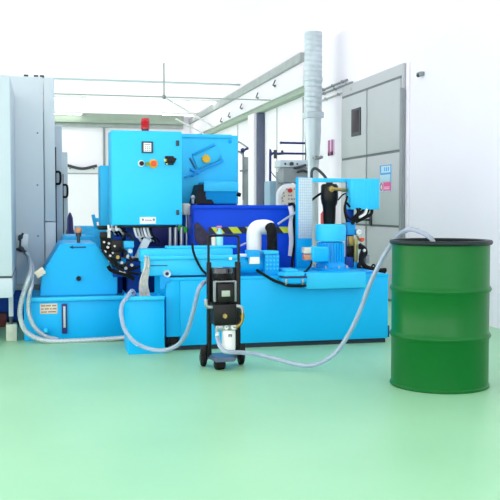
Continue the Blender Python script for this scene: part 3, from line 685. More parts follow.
# filter fleece hanging into the bin
t0 = MB(); bmx = bmesh.new(); rows = []
N = 26
for i in range(N):
    f_ = i/(N-1); y_ = 255.5+(297-255.5)*f_; xc = 146.5-2.5*f_+1.2*sin(f_*7); wd = 2.2+3.4*f_
    Y = 6.345-.03*sin(f_*3)
    row = []
    for k in range(9):
        u = k/8-.5
        p = PY(xc+u*2*wd, y_, Y); row.append(bmx.verts.new((p.x, p.y+.007*sin(u*12+f_*5)+.004*sin(i*1.7), p.z)))
    rows.append(row)
for A_, B_ in zip(rows, rows[1:]):
    for k in range(8): bmx.faces.new((A_[k], A_[k+1], B_[k+1], B_[k]))
r = bmesh.ops.solidify(bmx, geom=bmx.faces[:], thickness=.006)
t0.merge(bmx); tag(t0.build('filter_fleece', PAPER), 'crumpled off-white filter fleece hanging from trough end into bin', 'cloth')

# waste bin
yB = 6.24
a, b, c, d = rect(128.5, 297, 164.5, 352, yB); b = min(b, .868)
t = thing('waste_bin', 'square bright blue sheet metal bin in front of tank end', 'bin', ((a+b)/2, yB+.16, 0))
B(a, b, yB, yB+.008, 0, d, bev=.002).build('front_wall', TANK, t); B(a, b, yB+.31, yB+.318, 0, d, bev=.002).build('back_wall', TANK, t)
B(a, a+.008, yB+.008, yB+.31, 0, d, bev=.002).build('side_wall', TANK, t); B(b-.008, b, yB+.008, yB+.31, 0, d, bev=.002).build('side_wall', TANK, t)
B(a+.008, b-.008, yB+.008, yB+.31, 0, .01, bev=0).build('bottom', TANK, t)
B(a-.0, b+.0, yB-.022, yB+.004, d-.022, d+.006, bev=.004).build('lip', SKY, t)
binx0, binx1, binz = a, b, d

# ================================================================== motor pump on the tank
yP = 6.62; pc = PY(330.5, 250, yP); u = S(pc); cx = pc.x
zz = lambda y: PY(330, y, yP).z
t = thing('motor_pump', 'upright light blue electric pump motor on plate over the tank', 'motor', (cx, yP, zT))
a2, b2 = PY(306, 282, 6.27).x, PY(366, 282, 6.27).x; zl_ = PY(336, 288.5, 6.27).z
pz2 = zT+.022
B(a2, b2, 6.27, 6.85, zT+.003, pz2, bev=.004).build('mounting_plate', TANK, t)
B(a2, b2, 6.265, 6.322, zl_, pz2-.002, bev=.008).build('plate_front', SKY, t)
MB().prism([(b2-.005, 6.33), (b2+.14, 6.42), (b2+.14, 6.7), (b2-.005, 6.8)], zT+.003, zT+.018, axis='Z', bev=.003).build('side_plate', MID, t)
R_ = 13.2*u
MB().lathe([(0, pz2-.002), (19*u, pz2-.002), (19*u, pz2+.016), (15.5*u, pz2+.02), (14*u, pz2+.05), (12.4*u, pz2+.07), (12.4*u, zz(242)), (0, zz(242))], (cx, yP, 0), 40).build('stator', MID, t)
s = MB()
for k in range(28):
    an = 2*pi*k/28; r0, r1 = 12*u, 13.6*u
    s.box(cx+r0, cx+r1+.004, yP-.003, yP+.003, pz2+.055, zz(243), .001, rot=(an, 'Z', (cx, yP, 0)))
fin = s.build('cooling_fins', TANK, t)
for k in range(8):
    an = 2*pi*k/8+.2; px2, py2 = cx+17*u*cos(an), yP+17*u*sin(an); MB().cyl((px2, py2, pz2+.01), (px2, py2, pz2+.035), .009, seg=6).build('flange_bolt', STEEL, t)
MB().lathe([(0, zz(224)), (12.8*u, zz(224.2)), (14.6*u, zz(225)), (15.2*u, zz(227)), (15.2*u, zz(239)), (14.8*u, zz(241)), (12*u, zz(241.3)), (0, zz(241.3))], (cx, yP, 0), 40).build('fan_cowl', SKY, t)
a2, b2, c2_, d2 = rect(313, 247, 329, 262, yP-.17)
tb = B(a2, b2, yP-.17, yP-.06, c2_, d2, bev=.012).build('terminal_box', SKY, t)
B(a2+.008, b2-.008, yP-.178, yP-.168, c2_+.008, d2-.008, bev=.005).build('box_lid', TANK, tb)
a2, b2, c2_, d2 = rect(303.5, 247.5, 312.5, 253.5, yP-.1); B(a2, b2+.03, yP-.12, yP-.05, c2_, d2, bev=.004).build('cable_gland', CREAM, t)
a2, b2, c2_, d2 = rect(304, 254.5, 312.5, 260, yP-.1); B(a2, b2+.03, yP-.12, yP-.05, c2_, d2, bev=.004).build('cable_gland', mat('tan_plastic', (225, 150, 110), .5), t)
tag(MB().tube([PY(312, 260, yP-.125), PY(310.5, 266, yP-.16), PY(306, 271, yP-.2), PY(301, 274, yP-.3), PY(298, 275, yP-.34)], .008, 8, 6).build('motor_cable', RUBBER), 'short black cable looping down from motor terminal box', 'cable')

# ================================================================== post with cross beam and hanging box
yQ = 6.86
a2, b2, c2_, d2 = rect(297, 177.5, 312, 275, yQ)
t = thing('pipe_frame', 'blue post with punched grey plate and cross beam carrying a box', 'frame', ((a2+b2)/2, yQ, zT))
zp = PY(304, 238.5, yQ).z
B(a2, b2, yQ, yQ+.05, zT, d2, bev=.004).build('post', TANK, t)
B(a2+.012, b2, yQ-.004, yQ, zp, d2-.003, bev=.001).build('punched_plate', GRID, t)
a3, b3, c3, d3 = rect(305, 178.3, 379.5, 182.3, yQ); B(a3, b3, yQ+.0, yQ+.05, c3, d3, bev=.004).build('cross_beam', SKY, t)
a3, b3, c3, d3 = rect(350.5, 178.5, 379.6, 209.5, yQ-.1)
hb = B(a3, b3, yQ-.1, yQ+.0, c3, d3, bev=.006).build('hanging_box', SKY, t)
s = MB()
for k in range(5): xx = a3+.03+k*(b3-a3-.06)/4; s.box(xx-.008, xx+.008, yQ-.104, yQ-.099, c3+.006, d3-.01, .003)
s.build('box_ribs', SKY, hb)
a3, b3, c3, d3 = rect(347, 200, 354, 238, yQ); B(a3, b3, yQ, yQ+.04, zT, PY(350, 180, yQ).z, bev=.004).build('rear_post', DEEP, t)
for i, pts in enumerate((((372, 209), (371, 214), (364, 218), (356, 222)), ((369, 208), (366, 214), (360, 217), (355, 218)), ((364, 208), (362, 212), (357, 215), (352, 219)), ((360, 208), (358, 213), (356, 219), (352, 224)), ((347.5, 196), (345, 206), (347, 216), (353, 220), (358, 215), (357, 208)), ((350, 207), (346, 203), (344.5, 210), (347, 222)))):
    MB().tube([PY(x, y, yQ-.06-.012*i) for x, y in pts], .014 if i < 4 else .009, 8, 6).build('black_cable', RUBBER, hb)
MB().tube([PY(x, y, yQ-.1) for x, y in ((367, 209), (365, 214), (359, 217.5))], .010, 8, 6).build('white_cable', PLAST, hb)
# black filter housing on the beam
yG = 6.895; p = PY(329.3, 205, yG); u2 = S(p); X = p.x; zG = lambda y: PY(331, y, yG).z
t = thing('oil_filter', 'black bell-shaped filter housing with brass port hanging from the beam', 'filter', (X, yG, zG(224)))
MB().lathe([(0, zG(184)), (7*u2, zG(184)), (8.5*u2, zG(186)), (8.7*u2, zG(198)), (7.6*u2, zG(204)), (6.6*u2, zG(206)), (6.1*u2, zG(222)), (5.2*u2, zG(226)), (0, zG(227))], (X, yG, 0), 32).build('housing', BLACK, t)
MB().cyl((X, yG, zG(184.5)), (X, yG, zG(182.6)), .03).build('mount', BLACK, t)
p = PY(332, 189, yG-.1); MB().cyl((p.x, yG-.05, p.z), (p.x, yG-.10, p.z), .030, .026, seg=6).build('port_nut', BRASS, t)
MB().tube([(p.x, yG-.09, p.z), (p.x+.03, yG-.10, p.z), (p.x+.10, yG-.09, p.z-.008), (PY(347, 191, yG-.06).x, yG-.06, p.z-.01)], .014, 10, 5).build('brass_pipe', BRASS, t)
MB().tube([PY(322, 193, yG), PY(317, 196, yG+.03), PY(312, 200, yG+.04), PY(308, 203, yG+.04)], .010, 8, 4).build('hose_stub', RUBBER, t)
MB().tube([PY(338, 200, yG), PY(342, 195.5, yG+.01), PY(346, 193.5, yG+.02), PY(349, 195, yG+.0)], .006, 8, 4).build('hose_stub', RUBBER, t)

# instrument group right of the motor
t = thing('gauge_manifold', 'brass and blue pipe manifold with round gauge behind motor', 'manifold', PY(355, 266, 6.78))
yI = 6.78
def ib(x0, y0, x1, y1, m, nm, dep=.05, Y=yI): a, b, c, d = rect(x0, y0, x1, y1, Y); return B(a, b, Y, Y+dep, c, d, bev=.004).build(nm, m, t)
ib(347.5, 222.5, 355.5, 235, MID, 'valve_block', .07); ib(349, 236, 354, 246, BRASS, 'brass_body'); ib(348.5, 246, 353.5, 257, RUBBER, 'coupling')
ib(354.5, 239, 358, 262, mat('olive_brass', (170, 165, 105), .4, .3), 'sight_tube'); ib(346, 257, 353, 270, DEEP, 'lower_block', .07); ib(354, 262, 358, 272, MID, 'lower_block', .06)
ib(365.5, 255, 369.8, 263, GREYD, 'relay_box'); 
s = MB()
B(PY(345, 271, yI).x, PY(372, 271, yI).x, yI-.02, yI+.07, zT+.019, PY(350, 270, yI).z, bev=.003).build('base_plate', MID, t)
p = PY(359, 232, yI-.02); gg = MB().cyl((p.x, yI+.03, p.z), (p.x, yI-.02, p.z), 3.2*S(p), seg=24).build('gauge', STEEL, t)
MB().cyl((p.x, yI-.02, p.z), (p.x, yI-.023, p.z), 2.7*S(p), seg=24).build('gauge_dial', PLAST, gg); MB().box(p.x-.002, p.x+.014, yI-.026, yI-.023, p.z-.001, p.z+.002, 0).build('gauge_needle', BLACK, gg)
p = PY(361.8, 239.5, yI); MB().cyl((p.x, yI+.02, p.z), (p.x, yI-.02, p.z), .016).build('red_knob', ORANGE, t)
MB().tube([PY(357, 236, yI+.02), PY(359.5, 240, yI+.02), PY(362, 241, yI+.01)], .009, 8, 3).tube([PY(355, 234, yI+.02), PY(359, 233.5, yI+.01)], .01, 8, 1).build('gauge_pipe', BRASS, t)
for pts, r in ((((359, 247), (362, 247), (365, 250), (365, 254), (362, 258), (363, 264), (368, 268), (378, 270), (385, 272)), .016), (((361, 262), (359, 266), (362, 270), (372, 271), (386, 270)), .014), (((363, 250), (361, 256), (361, 262), (366, 267)), .014), (((361, 246), (359.5, 244)), .012), (((371, 268), (373, 264.5), (375, 266), (374.5, 269)), .005)):
    MB().tube([PY(x, y, yI-.03) for x, y in pts], r*1.3, 8, 6).build('black_hose', RUBBER, t)
p = PY(364.3, 250.5, yI-.05); MB().sph(p, .014).build('hose_clip', PLAST, t)

# white elbow pipe with black hose, on the trough
yW = 6.72
t = thing('suction_elbow', 'thick white inverted U pipe above trough ending in black hose', 'pipe', PY(254, 258, yW))
w = 7.5*S(PY(254, 240, yW))
MB().tube([PY(254, 262, yW), PY(254, 250, yW), PY(254, 238, yW), PY(254.3, 232, yW), PY(257, 228, yW), PY(262, 227, yW), PY(267, 227.2, yW-.0), PY(270.5, 229, yW-.01)], w, 20, 6).build('pipe', PLAST, t)
MB().tube([PY(270, 226.5, yW-.06), PY(271.5, 230, yW-.09), PY(272, 238, yW-.08), PY(272.2, 246, yW-.06), PY(272.2, 254.5, yW-.05), PY(272.2, 258, yW-.08)], 5.2*S(PY(272, 240, yW)), 18, 8, rib=.04).build('black_hose', RUBBER, t)
MB().tube([PY(240, 246, yW), PY(243, 244.5, yW), PY(248, 242.5, yW)], .008, 8, 3).build('thin_tube', HOSE, t)

# spray bottle and beige bottle on the channel
zS = zR2+.01; Yb = yR+.39
p = PY(219.5, 245, Yb); u3 = S(p)
t = thing('spray_bottle', 'pale blue spray bottle with pink trigger on top of trough', 'bottle', (p.x, Yb, zS))
MB().lathe([(0, 0), (3.4*u3, 0), (3.6*u3, .01), (3.6*u3, 9*u3), (2.6*u3, 13*u3), (1.3*u3, 16*u3), (1.2*u3, 17.5*u3), (0, 17.5*u3)], (p.x, Yb, zS), 20).build('bottle', mat('pale_cyan_plastic', (150, 220, 240), .35), t)
MB().box(p.x-2.8*u3, p.x+2.2*u3, Yb-.012, Yb+.012, zS+17.4*u3, zS+19.6*u3, .004).box(p.x-2.6*u3, p.x-1.6*u3, Yb-.008, Yb+.008, zS+14.6*u3, zS+17.6*u3, .002).build('trigger', mat('dusty_pink', (205, 125, 150), .5), t)
p = PY(213.7, 245, Yb)
t = thing('bottle', 'small beige bottle beside the pale blue spray bottle', 'bottle', (p.x, Yb, zS))
MB().lathe([(0, 0), (2.3*u3, 0), (2.3*u3, 8*u3), (1.1*u3, 10*u3), (0, 10*u3)], (p.x, Yb, zS), 18).build('bottle_body', CREAM, t)
MB().cyl((p.x, Yb, zS+9.8*u3), (p.x, Yb, zS+11.2*u3), 1.2*u3).build('cap', PLAST, t)

# ================================================================== transfer pump cart
yC = 5.60
pw = PY(222.5, 300, yC); uc = S(pw)
t = thing('pump_cart', 'black upright pump cart with white filter canister on castors', 'cart', (pw.x, yC, 0))
cz = lambda y: PY(222, y, yC).z
cxp = lambda x: PY(x, 300, yC).x
xl_, xr_ = cxp(208.6), cxp(238.6)
r_ = 1.3*uc
MB().tube([(xl_, yC, cz(267)), (xl_, yC, cz(243)), (xl_, yC, cz(238)), (cxp(209.5), yC, cz(236.4)), (cxp(212), yC, cz(235.7)), (cxp(216), yC, cz(235.5)), (cxp(231), yC, cz(235.5)), (cxp(235.5), yC, cz(235.7)), (cxp(237.7), yC, cz(236.4)), (xr_, yC, cz(238)), (xr_, yC, cz(243)), (xr_, yC, cz(267))], r_, 12, 5).build('handle', BLACK, t)
for x0, x1 in ((207.2, 211.2), (235.6, 240.2)):
    B(cxp(x0), cxp(x1), yC-.015, yC+.03, cz(356), cz(262), bev=.004).build('upright', BLACK, t)
B(cxp(209), cxp(238.5), yC+.0, yC+.02, cz(322), cz(267.5), bev=.003).build('back_plate', BLACK, t)
# motor
ym_ = yC-.11
MB().lathe([(0, cz(266)), (9*uc, cz(266)), (10*uc, cz(267)), (10*uc, cz(271.5)), (9.2*uc, cz(272.5)), (0, cz(272.5))], (pw.x, ym_, 0), 32).build('fan_cover', mat('gloss_black', (22, 24, 40), .15, coat=.6), t)
MB().lathe([(0, cz(272.4)), (8.6*uc, cz(272.4)), (8.6*uc, cz(301)), (0, cz(301))], (pw.x, ym_, 0), 32).build('motor_body', RUBBER, t)
s = MB()
for k in range(26): s.box(pw.x+8.3*uc, pw.x+9.6*uc, ym_-.002, ym_+.002, cz(299), cz(276), 0, rot=(2*pi*k/26, 'Z', (pw.x, ym_, 0)))
s.build('motor_fins', BLACK, t)
s = MB()
B(cxp(212.3), cxp(214.2), ym_-.065, ym_-.02, cz(299), cz(279), bev=.003).build('fin_edge', GREYD, t); B(cxp(231.8), cxp(234), ym_-.065, ym_-.02, cz(299), cz(279), bev=.003).build('fin_edge', GREYD, t)
B(cxp(213), cxp(233.5), ym_-.068, ym_-.03, cz(280), cz(278.6), bev=.002).build('fin_edge', GREYD, t)
jb = B(cxp(215), cxp(231), ym_-.095, ym_-.05, cz(299), cz(281), bev=.006).build('terminal_box', BLACK, t)
B(cxp(218.5), cxp(226.5), ym_-.099, ym_-.094, cz(293.3), cz(287.6), bev=.001).build('rating_plate', mat('plate_grey', (170, 178, 165), .5), jb)
# pump
B(cxp(212), cxp(234), ym_-.07, yC-.0, cz(322), cz(301), bev=.01).build('pump_block', BLACK, t)
p = pw; MB().cyl((cxp(222.2), ym_-.07, cz(312.5)), (cxp(222.2), ym_-.085, cz(312.5)), 2.3*uc, seg=6).cyl((cxp(222.2), ym_-.08, cz(312.5)), (cxp(222.2), ym_-.095, cz(312.5)), 1.2*uc).build('brass_plug', BRASS, t)
yy = ym_-.02
MB().tube([(cxp(214), yy, cz(304.5)), (cxp(210), yy, cz(304.5)), (cxp(206.5), yy, cz(303.5)), (cxp(205.5), yy, cz(299)), (cxp(205.5), yy, cz(296.5))], 2*uc, 12, 4).build('inlet_elbow', STEEL, t)
MB().tube([(cxp(232), yy, cz(304.5)), (cxp(237), yy, cz(304.5)), (cxp(240.3), yy, cz(306.5)), (cxp(241), yy, cz(311))], 2*uc, 12, 4).build('outlet_elbow', STEEL, t)
MB().tube([(cxp(241), yy, cz(310.5)), (cxp(241), yy, cz(316)), (cxp(239.5), yy, cz(321)), (cxp(236), yy, cz(324)), (cxp(232), yy, cz(325))], 2*uc, 12, 5).cyl((cxp(241), yy, cz(313)), (cxp(241), yy, cz(316)), 2.6*uc, seg=8).build('brass_elbow', BRASS, t)
# filter head, gauges, canister
fx = cxp(228.8); yf = yC-.09
B(cxp(217), cxp(236), yf-.03, yC+.0, cz(328), cz(322.5), bev=.005).build('filter_head', STEEL, t)
MB().lathe([(0, cz(349)), (5.6*uc, cz(349)), (6.6*uc, cz(348)), (6.8*uc, cz(346)), (6.8*uc, cz(330)), (6.3*uc, cz(328)), (0, cz(328))], (fx, yf, 0), 32).build('filter_canister', PLAST, t)
k2 = yf-6.8*uc; B(cxp(227.2), cxp(230.6), k2-.003, k2+.02, cz(334.2), cz(331.6), bev=.001).build('canister_mark', DARK, t)
B(cxp(228.0), cxp(229.8), k2-.0035, k2+.0, cz(333.6), cz(332.8), bev=0).build('mark_window', PLAST, t)
for x, y, r in ((232, 324.3, 3.4), (225, 324.6, 2.8)):
    g = MB().cyl((cxp(x), yf-.02, cz(y)), (cxp(x), yf-.05, cz(y)), r*uc, seg=24).build('pressure_gauge', STEEL, t)
    MB().cyl((cxp(x), yf-.05, cz(y)), (cxp(x), yf-.052, cz(y)), r*.75*uc, seg=24).build('gauge_dial', PLAST, g)
    MB().box(cxp(x)-.002, cxp(x)+.01, yf-.054, yf-.052, cz(y)-.001, cz(y)+.002, 0, rot=(radians(40*(1 if x > 230 else -1)), 'Y', (cxp(x), yf, cz(y)))).build('gauge_needle', BLACK, g)
MB().tube([(cxp(220), yf-.01, cz(323.5)), (cxp(217.5), yf-.01, cz(324)), (cxp(217.2), yf-.01, cz(327)), (cxp(217.2), yf-.01, cz(331))], 1.8*uc, 12, 4).build('filter_elbow', STEEL, t)
MB().cyl((cxp(217.3), yf-.01, cz(329.5)), (cxp(217.3), yf-.01, cz(334.5)), 1.9*uc, seg=8).build('hose_nut', PLAST, t)
# tray and castors
y0_ = yC-.14
MB().prism([(cxp(211.5), y0_), (cxp(230.5), y0_), (cxp(240), yC+.06), (cxp(207), yC+.06)], cz(358.5), cz(354), axis='Z', bev=.006).build('drip_tray', mat('tray_grey', (88, 100, 130), .35, .3), t)
B(cxp(234), cxp(246), yC+.02, yC+.05, cz(356), cz(345), bev=.004).build('axle_bracket', BLACK, t); B(cxp(201.5), cxp(209), yC+.02, yC+.05, cz(356), cz(345), bev=.004).build('axle_bracket', BLACK, t)
zz_ = .057
for x in (205.2, 243.2):
    w_ = MB().lathe([(.02, -.016), (.05, -.016), (zz_, -.01), (zz_, .01), (.05, .016), (.02, .016), (.02, -.016)], (cxp(x), yC+.07, zz_), 32, 'X').build('wheel', RUBBER, t)
    MB().cyl((cxp(x)-.024, yC+.07, zz_), (cxp(x)+.024, yC+.07, zz_), .024).build('hub', DARK, w_)
MB().cyl((cxp(204), yC+.07, zz_), (cxp(243), yC+.07, zz_), .009).build('axle', DARK, t)
cc = cxp(220.3); 
w_ = MB().lathe([(0, -.036), (.022, -.036), (.034, -.026), (.036, 0), (.034, .026), (.022, .036), (0, .036)], (cc, y0_+.06, .036), 28, 'X').build('castor_wheel', RUBBER, t)
MB().box(cc-.04, cc+.04, y0_+.035, y0_+.085, .055, cz(358), .006).build('castor_fork', BLACK, t)

for ch in t.children:                            # pump unit sits in front of the back plate
    if ch.name.split('.')[0] not in ('handle', 'upright', 'back_plate', 'axle_bracket', 'axle', 'wheel', 'drip_tray'):
        for v in ch.data.vertices: v.co.x -= .021
        for g in ch.children:
            for v in g.data.vertices: v.co.x -= .021
# ---- hoses
h1 = [V((binx0+.08, yB+.14, .18)), V((binx0+.06, yB+.12, binz-.02)), V((binx0+.035, yB+.08, binz+.04)), PY(127, 297.5, yB-.03), PY(122, 305, yB-.06), PY(121.3, 316, yB-.08), PY(125, 330, yB-.1), PY(134, 341.5, yB-.14), PY(148, 348.5, yB-.18), PY(164, 350.2, yB-.25), PY(177, 345.5, yB-.3), PY(185, 336, yB-.4), PY(191, 320, yB-.5), PY(195.5, 302, yB-.6), PY(198.5, 290, yB-.66), PY(201.5, 285, yC-.02), PY(205, 282, yC+.03), PY(209.5, 280.5, yC+.05)]
tag(MB().tube(h1, .0148, 14, 8).build('suction_hose', HOSE), 'clear hose looping from blue bin up to left side of pump cart', 'hose', 'clear transfer hoses')
drx, dry = 2.309, 4.762; zrim = .866
h2 = [V((cxp(217.3)-.021, yf-.01, cz(334))), PY(218, 340, yf-.03), PY(220.5, 347, yf-.06), PY(225.5, 351.5, yf-.075), PY(233, 352.2, yf-.07), PY(245, 352.8, yf-.05), PY(260, 355, 5.48), PY(278, 359.5, 5.44), PY(296, 364.2, 5.38), PY(312, 365.3, 5.34), PY(326, 360, 5.28), PY(338, 350, 5.24), PY(350, 332, 5.2), PY(360, 311, 5.15), PY(370, 284, 5.1), PY(380, 263, 5.06), PY(389, 247, 5.03), PY(397, 236.5, 4.97), PY(404, 231.5, 4.9), PY(411, 229.5, 4.85), PY(419, 231.3, 4.8), PY(427, 235.5, 4.74), PY(433, 242, 4.72), PY(436, 262, 4.7), PY(437, 300, 4.7)]
tag(MB().tube(h2, .0145, 14, 8).build('delivery_hose', HOSE), 'clear hose hanging low from pump cart filter over rim of green drum', 'hose', 'clear transfer hoses')

# ================================================================== green drum
rb = .2855
t = thing('oil_drum', 'open glossy green steel drum with dark rim on green floor', 'drum', (drx, dry, 0))
def hoop(z): return [(rb, z-.022), (rb+.004, z-.016), (rb+.011, z-.006), (rb+.013, z), (rb+.011, z+.006), (rb+.004, z+.016), (rb, z+.022)]
zh1 = PY(440, 341.5, dry-.29).z; zh2 = PY(440, 293, dry-.29).z
prof = [(0, .02), (rb-.008, .02), (rb-.006, .004), (rb+.001, 0), (rb+.007, .004), (rb+.007, .014), (rb, .02)]+hoop(zh1)+hoop(zh2)+[(rb, zrim-.03), (rb-.004, zrim-.022), (rb-.008, zrim-.022), (rb-.006, .05), (0, .045)]
MB().lathe(prof, (drx, dry, 0), 96).build('shell', GREEN, t)
R2 = rb+.014
MB().lathe([(rb-.012, zrim-.024), (R2-.006, zrim-.026), (R2, zrim-.021), (R2+.002, zrim-.014), (R2+.001, zrim-.006), (R2-.005, zrim), (rb-.008, zrim), (rb-.014, zrim-.006), (rb-.012, zrim-.024)], (drx, dry, 0), 96).build('rim_band', mat('rim_dark', (22, 34, 36), .4, 0, spec=.3), t)

# ================================================================== background, right-hand side
# silver ventilation duct along the wall
dx = 3.52; pc = PX(313, 112, dx); dY = pc.y; ud = S(pc)
zd = lambda y: PX(313, y, dx).z
t = thing('ventilation_duct', 'silver vertical ventilation duct with square flange left of grey door', 'duct', (dx, dY, 0))
R1 = 8.7*ud
prof = []
zz0, zz1 = zd(113), CZ-.0
nseg = 16
for k in range(nseg+1):
    z = zz0+(zz1-zz0)*k/nseg; prof += [(R1, z), (R1*1.05, z+.012), (R1, z+.024)] if k < nseg else [(R1, z)]
MB().lathe([(0, zz0)]+prof+[(0, zz1)], (dx, dY, 0), 32).build('round_duct', GALV, t)
MB().lathe([(R1, zd(82)), (R1*1.1, zd(81)), (R1*1.1, zd(78)), (R1, zd(77))], (dx, dY, 0), 32).build('duct_collar', GALV, t)
w = 8.6*ud
B(dx-w, dx+w, dY-w, dY+w, zd(118.5), zd(112.5), bev=.005).build('flange', GALV, t)
MB().lathe([(0, zd(165)), (5.9*ud, zd(165)), (6.2*ud, zd(160)), (8.2*ud, zd(132)), (8.2*ud, zd(118.5)), (0, zd(118.5))], (dx, dY, 0), 32).build('reducer', GALV, t)
MB().cyl((dx, dY, .0), (dx, dY, zd(164)), 5.8*ud, seg=28).build('lower_duct', GALV, t)
s = MB().tube([PY(315, 158, dY-.3), PY(319, 158, dY-.3), PY(322, 157, dY-.28)], .02, 8, 3).cyl((PY(317, 158, dY-.3).x, dY-.3, PY(317, 158, 11.0).z), (dx, dY, zd(158)), .02).build('damper_lever', GREYD, t)
# pilaster behind red extinguisher
p = PX(324, 217, WX-.12)
t = thing('fire_extinguisher', 'red fire extinguisher on white wall seen behind black filter', 'extinguisher', (WX-.1, p.y, p.z-.3))
MB().lathe([(0, p.z-.32), (.07, p.z-.32), (.075, p.z-.3), (.075, p.z+.04), (.05, p.z+.08), (.02, p.z+.1), (0, p.z+.1)], (WX-.09, p.y, 0), 24).build('cylinder', RED, t)
MB().cyl((WX-.09, p.y, p.z+.09), (WX-.09, p.y, p.z+.13), .02).box(WX-.14, WX-.04, p.y-.012, p.y+.012, p.z+.13, p.z+.15, .003).build('valve_head', BLACK, t)
B(WX-.03, WX+.002, p.y-.02, p.y+.02, p.z-.1, p.z-.04, bev=.002).build('bracket', DARK, t)
# navy rails on wall
for i, (x0, x1, y) in enumerate(((281, 307.5, 143), (283, 307.5, 153.6))):
    Y = 12.0; p, q = PY(x0, y-.2, Y), PY(x1, y+.4, Y); q.x = WX-.04
    s = MB().cyl(p, V((q.x+.05, Y, p.z)), .016, seg=10)
    t = thing('supply_pipe', ('upper navy blue horizontal supply pipe left of silver duct', 'lower navy blue horizontal supply pipe with valve left of silver duct')[i], 'pipe', p, 'navy supply pipes')
    s.build('pipe', NAVY, t)
    MB().cyl((WX-.03, Y, p.z), (WX+.002, Y, p.z), .04).sph((p.x, Y, p.z), .02).build('end_cap', NAVY, t)
    if i:
        z0 = 0.0; xx = PY(270.2, 170, Y).x
        MB().tube([p, PY(278, 153.8, Y), PY(274, 153, Y), PY(271, 155, Y), PY(270.2, 160, Y), V((xx, Y, z0))], .018, 8, 5).build('down_pipe', NAVY, t)
        MB().cyl(PY(275.2, 150, Y), PY(275.2, 158.5, Y), .022).cyl(PY(282.2, 150.5, Y), PY(282.2, 154, Y), .018).build('valve', DARK, t)
        MB().tube([PY(270, 169, Y-.02), PY(272, 173, Y-.02), PY(276, 178, Y-.02)], .006, 6, 3).build('capillary', DARK, t)
# hanging cable
Y = 11.9
p = PY(305.5, 135, Y)
tag(MB().tube([PY(305.2, 121, Y-.03), PY(305.2, 135, Y-.03), PY(305.7, 150, Y-.03), PY(305, 162, Y-.03), PY(301, 168, Y-.03)], .008, 8, 6).build('hanging_cable', DARK), 'thin dark cable hanging beside silver duct across navy pipes', 'cable')
# grey electric box + control panel + steel cabinet
Y = 9.9
a, b, c, d = rect(269.5, 181, 276.5, 215, Y)
t = thing('steel_locker', 'blue grey steel locker standing behind right end of hopper', 'cabinet', ((a+b)/2, Y, 0))
B(a, b+.12, Y+.0, Y+.25, 0, d, bev=.008).build('body', mat('blue_grey_paint', (140, 175, 195), .5), t)
B(b-.01, b+.13, Y-.012, Y, .1, PY(280, 172, Y).z, bev=.004).build('door', GREYM, t)
Y = 9.6
a, b, c, d = rect(283.5, 161, 308, 182.5, Y)
t = thing('electric_box', 'grey electric box with pale lid strip and dial behind control panel', 'box', ((a+b)/2, Y, c))
B(a, b, Y, Y+.25, c, d-.075, bev=.008).build('body', GREYD, t)
B(a-.04, b, Y-.01, Y+.25, d-.072, d+.01, bev=.008).build('lid', GREYM, t)
p = PY(291, 169.5, Y); MB().cyl((p.x, Y-.01, d-.034), (p.x, Y-.04, d-.034), .022).build('dial', DARK, t)
p = PY(285, 170, Y); MB().sph((p.x, Y-.01, d-.034), .013).build('lamp', DARK, t); p = PY(297, 170, Y); MB().sph((p.x, Y-.01, d-.034), .011).build('lamp', DARK, t)
B(a+.05, a+.11, Y+.05, Y+.2, 0, c, bev=.004).build('stand', GREYM, t); B(b-.11, b-.05, Y+.05, Y+.2, 0, c, bev=.004).build('stand', GREYM, t)
s = MB().tube([PY(294, 168, Y-.03), PY(299, 167, Y-.03), PY(306, 165, Y-.02)], .014, 8, 4).tube([PY(297, 172, Y-.03), PY(303, 170.5, Y-.03), PY(307, 172, Y-.0)], .014, 8, 4).build('pipe_fitting', DARK, t)
Y = 8.6
a, b, c, d = rect(278.8, 184, 306, 232, Y); 
t = thing('operator_console', 'cream round-cornered control panel with red button behind hopper', 'console', ((a+b)/2, Y, 0))
rc = .12; poly = [(b, c), (b, d), (a+rc, d)]+[(a+rc-rc*sin(radians(k*15)), d-rc+rc*cos(radians(k*15))) for k in range(1, 7)]+[(a, c)]
MB().prism(poly, Y, Y+.12, bev=.006).build('shell', PLAST, t)
pin = [(x+(.022 if x < a+rc+.001 else -.0), z-.022) for x, z in poly]
MB().prism([(b-.01, c+.02), (b-.01, d-.03), (a+.14, d-.03)]+[(a+.14-.115*sin(radians(k*15)), d-.145+.115*cos(radians(k*15))) for k in range(1, 7)]+[(a+.025, c+.02)], Y-.006, Y, bev=.001).build('face', CREAM, t)
p = PY(289.5, 190.5, Y); MB().cyl((p.x, Y-.005, p.z), (p.x, Y-.04, p.z), .022, bev=.004).build('stop_button', RED, t)
s = MB()
for x, y in ((283.5, 193), (282, 198), (284, 196), (282.5, 201), (284.5, 205), (286.5, 189), (294, 189), (288.5, 195.5), (291, 195.5), (288.5, 199), (291.5, 199), (294, 199), (288.5, 203), (294, 203), (296.5, 193), (296.5, 199)):
    p = PY(x, y, Y); MB().cyl((p.x, Y-.005, p.z), (p.x, Y-.018, p.z), .008, seg=10).build('small_button', mat('grey_lilac', (150, 140, 160), .5), t)
B((a+b)/2-.05, (a+b)/2+.05, Y+.02, Y+.1, 0, c+.01, bev=.005).build('pedestal', GREYM, t)
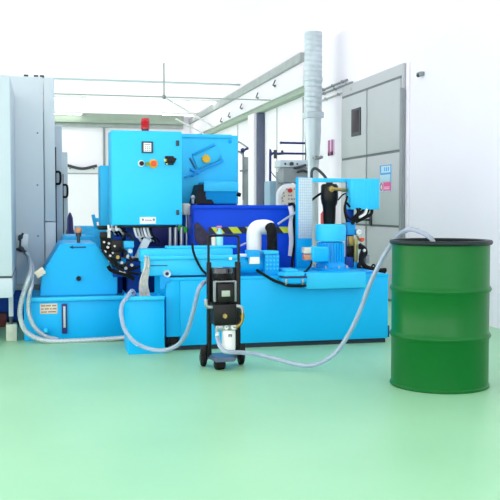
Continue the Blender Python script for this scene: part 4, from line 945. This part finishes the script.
# cable arch above the post
tag(MB().tube([PY(311.5, 178.2, 6.885), PY(312, 171, 6.885), PY(315, 168.4, 6.885), PY(319, 170.5, 6.885), PY(324, 175.5, 6.885), PY(327, 180, 6.885)], .012, 8, 6).build('arched_cable', DARK), 'dark arched cable above left end of the blue cross beam', 'cable')
# swing-arm lamp post left of column
Y = 10.5
p = PY(244, 200, Y)
t = thing('work_lamp', 'grey post with dark swivel head between blue machine and column', 'lamp', (p.x, Y, 0))
MB().box(p.x-.01, p.x+.055, Y, Y+.06, 0, PY(244, 157, Y).z, .004).build('post', GUTT, t)
MB().tube([PY(243.2, 200, Y-.02), PY(243.2, 160, Y-.02), PY(243, 155, Y-.02), PY(240, 152, Y-.02), PY(236, 151.5, Y-.02)], .013, 8, 5).build('tube', GREYD, t)
MB().tube([PY(236, 141.5, Y-.02), PY(240, 142.5, Y-.02), PY(246, 146.5, Y-.02), PY(248, 148.5, Y-.02), PY(244, 150, Y-.02)], .009, 8, 5).build('spring_arm', GREYD, t)
MB().cyl(PY(241, 150.8, Y-.04), PY(244, 149.8, Y-.04), .022, .028, bev=.004).cyl(PY(244, 150, Y-.04), PY(248, 148.3, Y-.04), .013, .016).tube([PY(243, 150, Y-.02), PY(243.5, 158, Y-.0)], .01, 8, 1).build('head', NAVY, t)
MB().cyl(PY(240, 171, Y-.02), PY(248, 170, Y-.02), .012).build('cross_bar', GREYD, t)

# ================================================================== camera, light, view
cam = bpy.data.cameras.new('camera'); co = bpy.data.objects.new('camera', cam); C.objects.link(co)
cam.sensor_width = 36; cam.sensor_fit = 'HORIZONTAL'; cam.lens = 36*F/500; cam.clip_start = .05
co.location = (0, 0, EYE); co.rotation_euler = (radians(90)-PIT, 0, -YAW)
SC.camera = co
w = bpy.data.worlds.new('world'); SC.world = w; w.use_nodes = True
bg = w.node_tree.nodes['Background']; bg.inputs['Color'].default_value = (.97, .98, 1, 1); bg.inputs['Strength'].default_value = 1.5
SC.view_settings.view_transform = 'Standard'; SC.view_settings.look = 'None'; SC.view_settings.gamma = 1
SC.view_settings.use_curve_mapping = False; SC.view_settings.exposure = 0.95
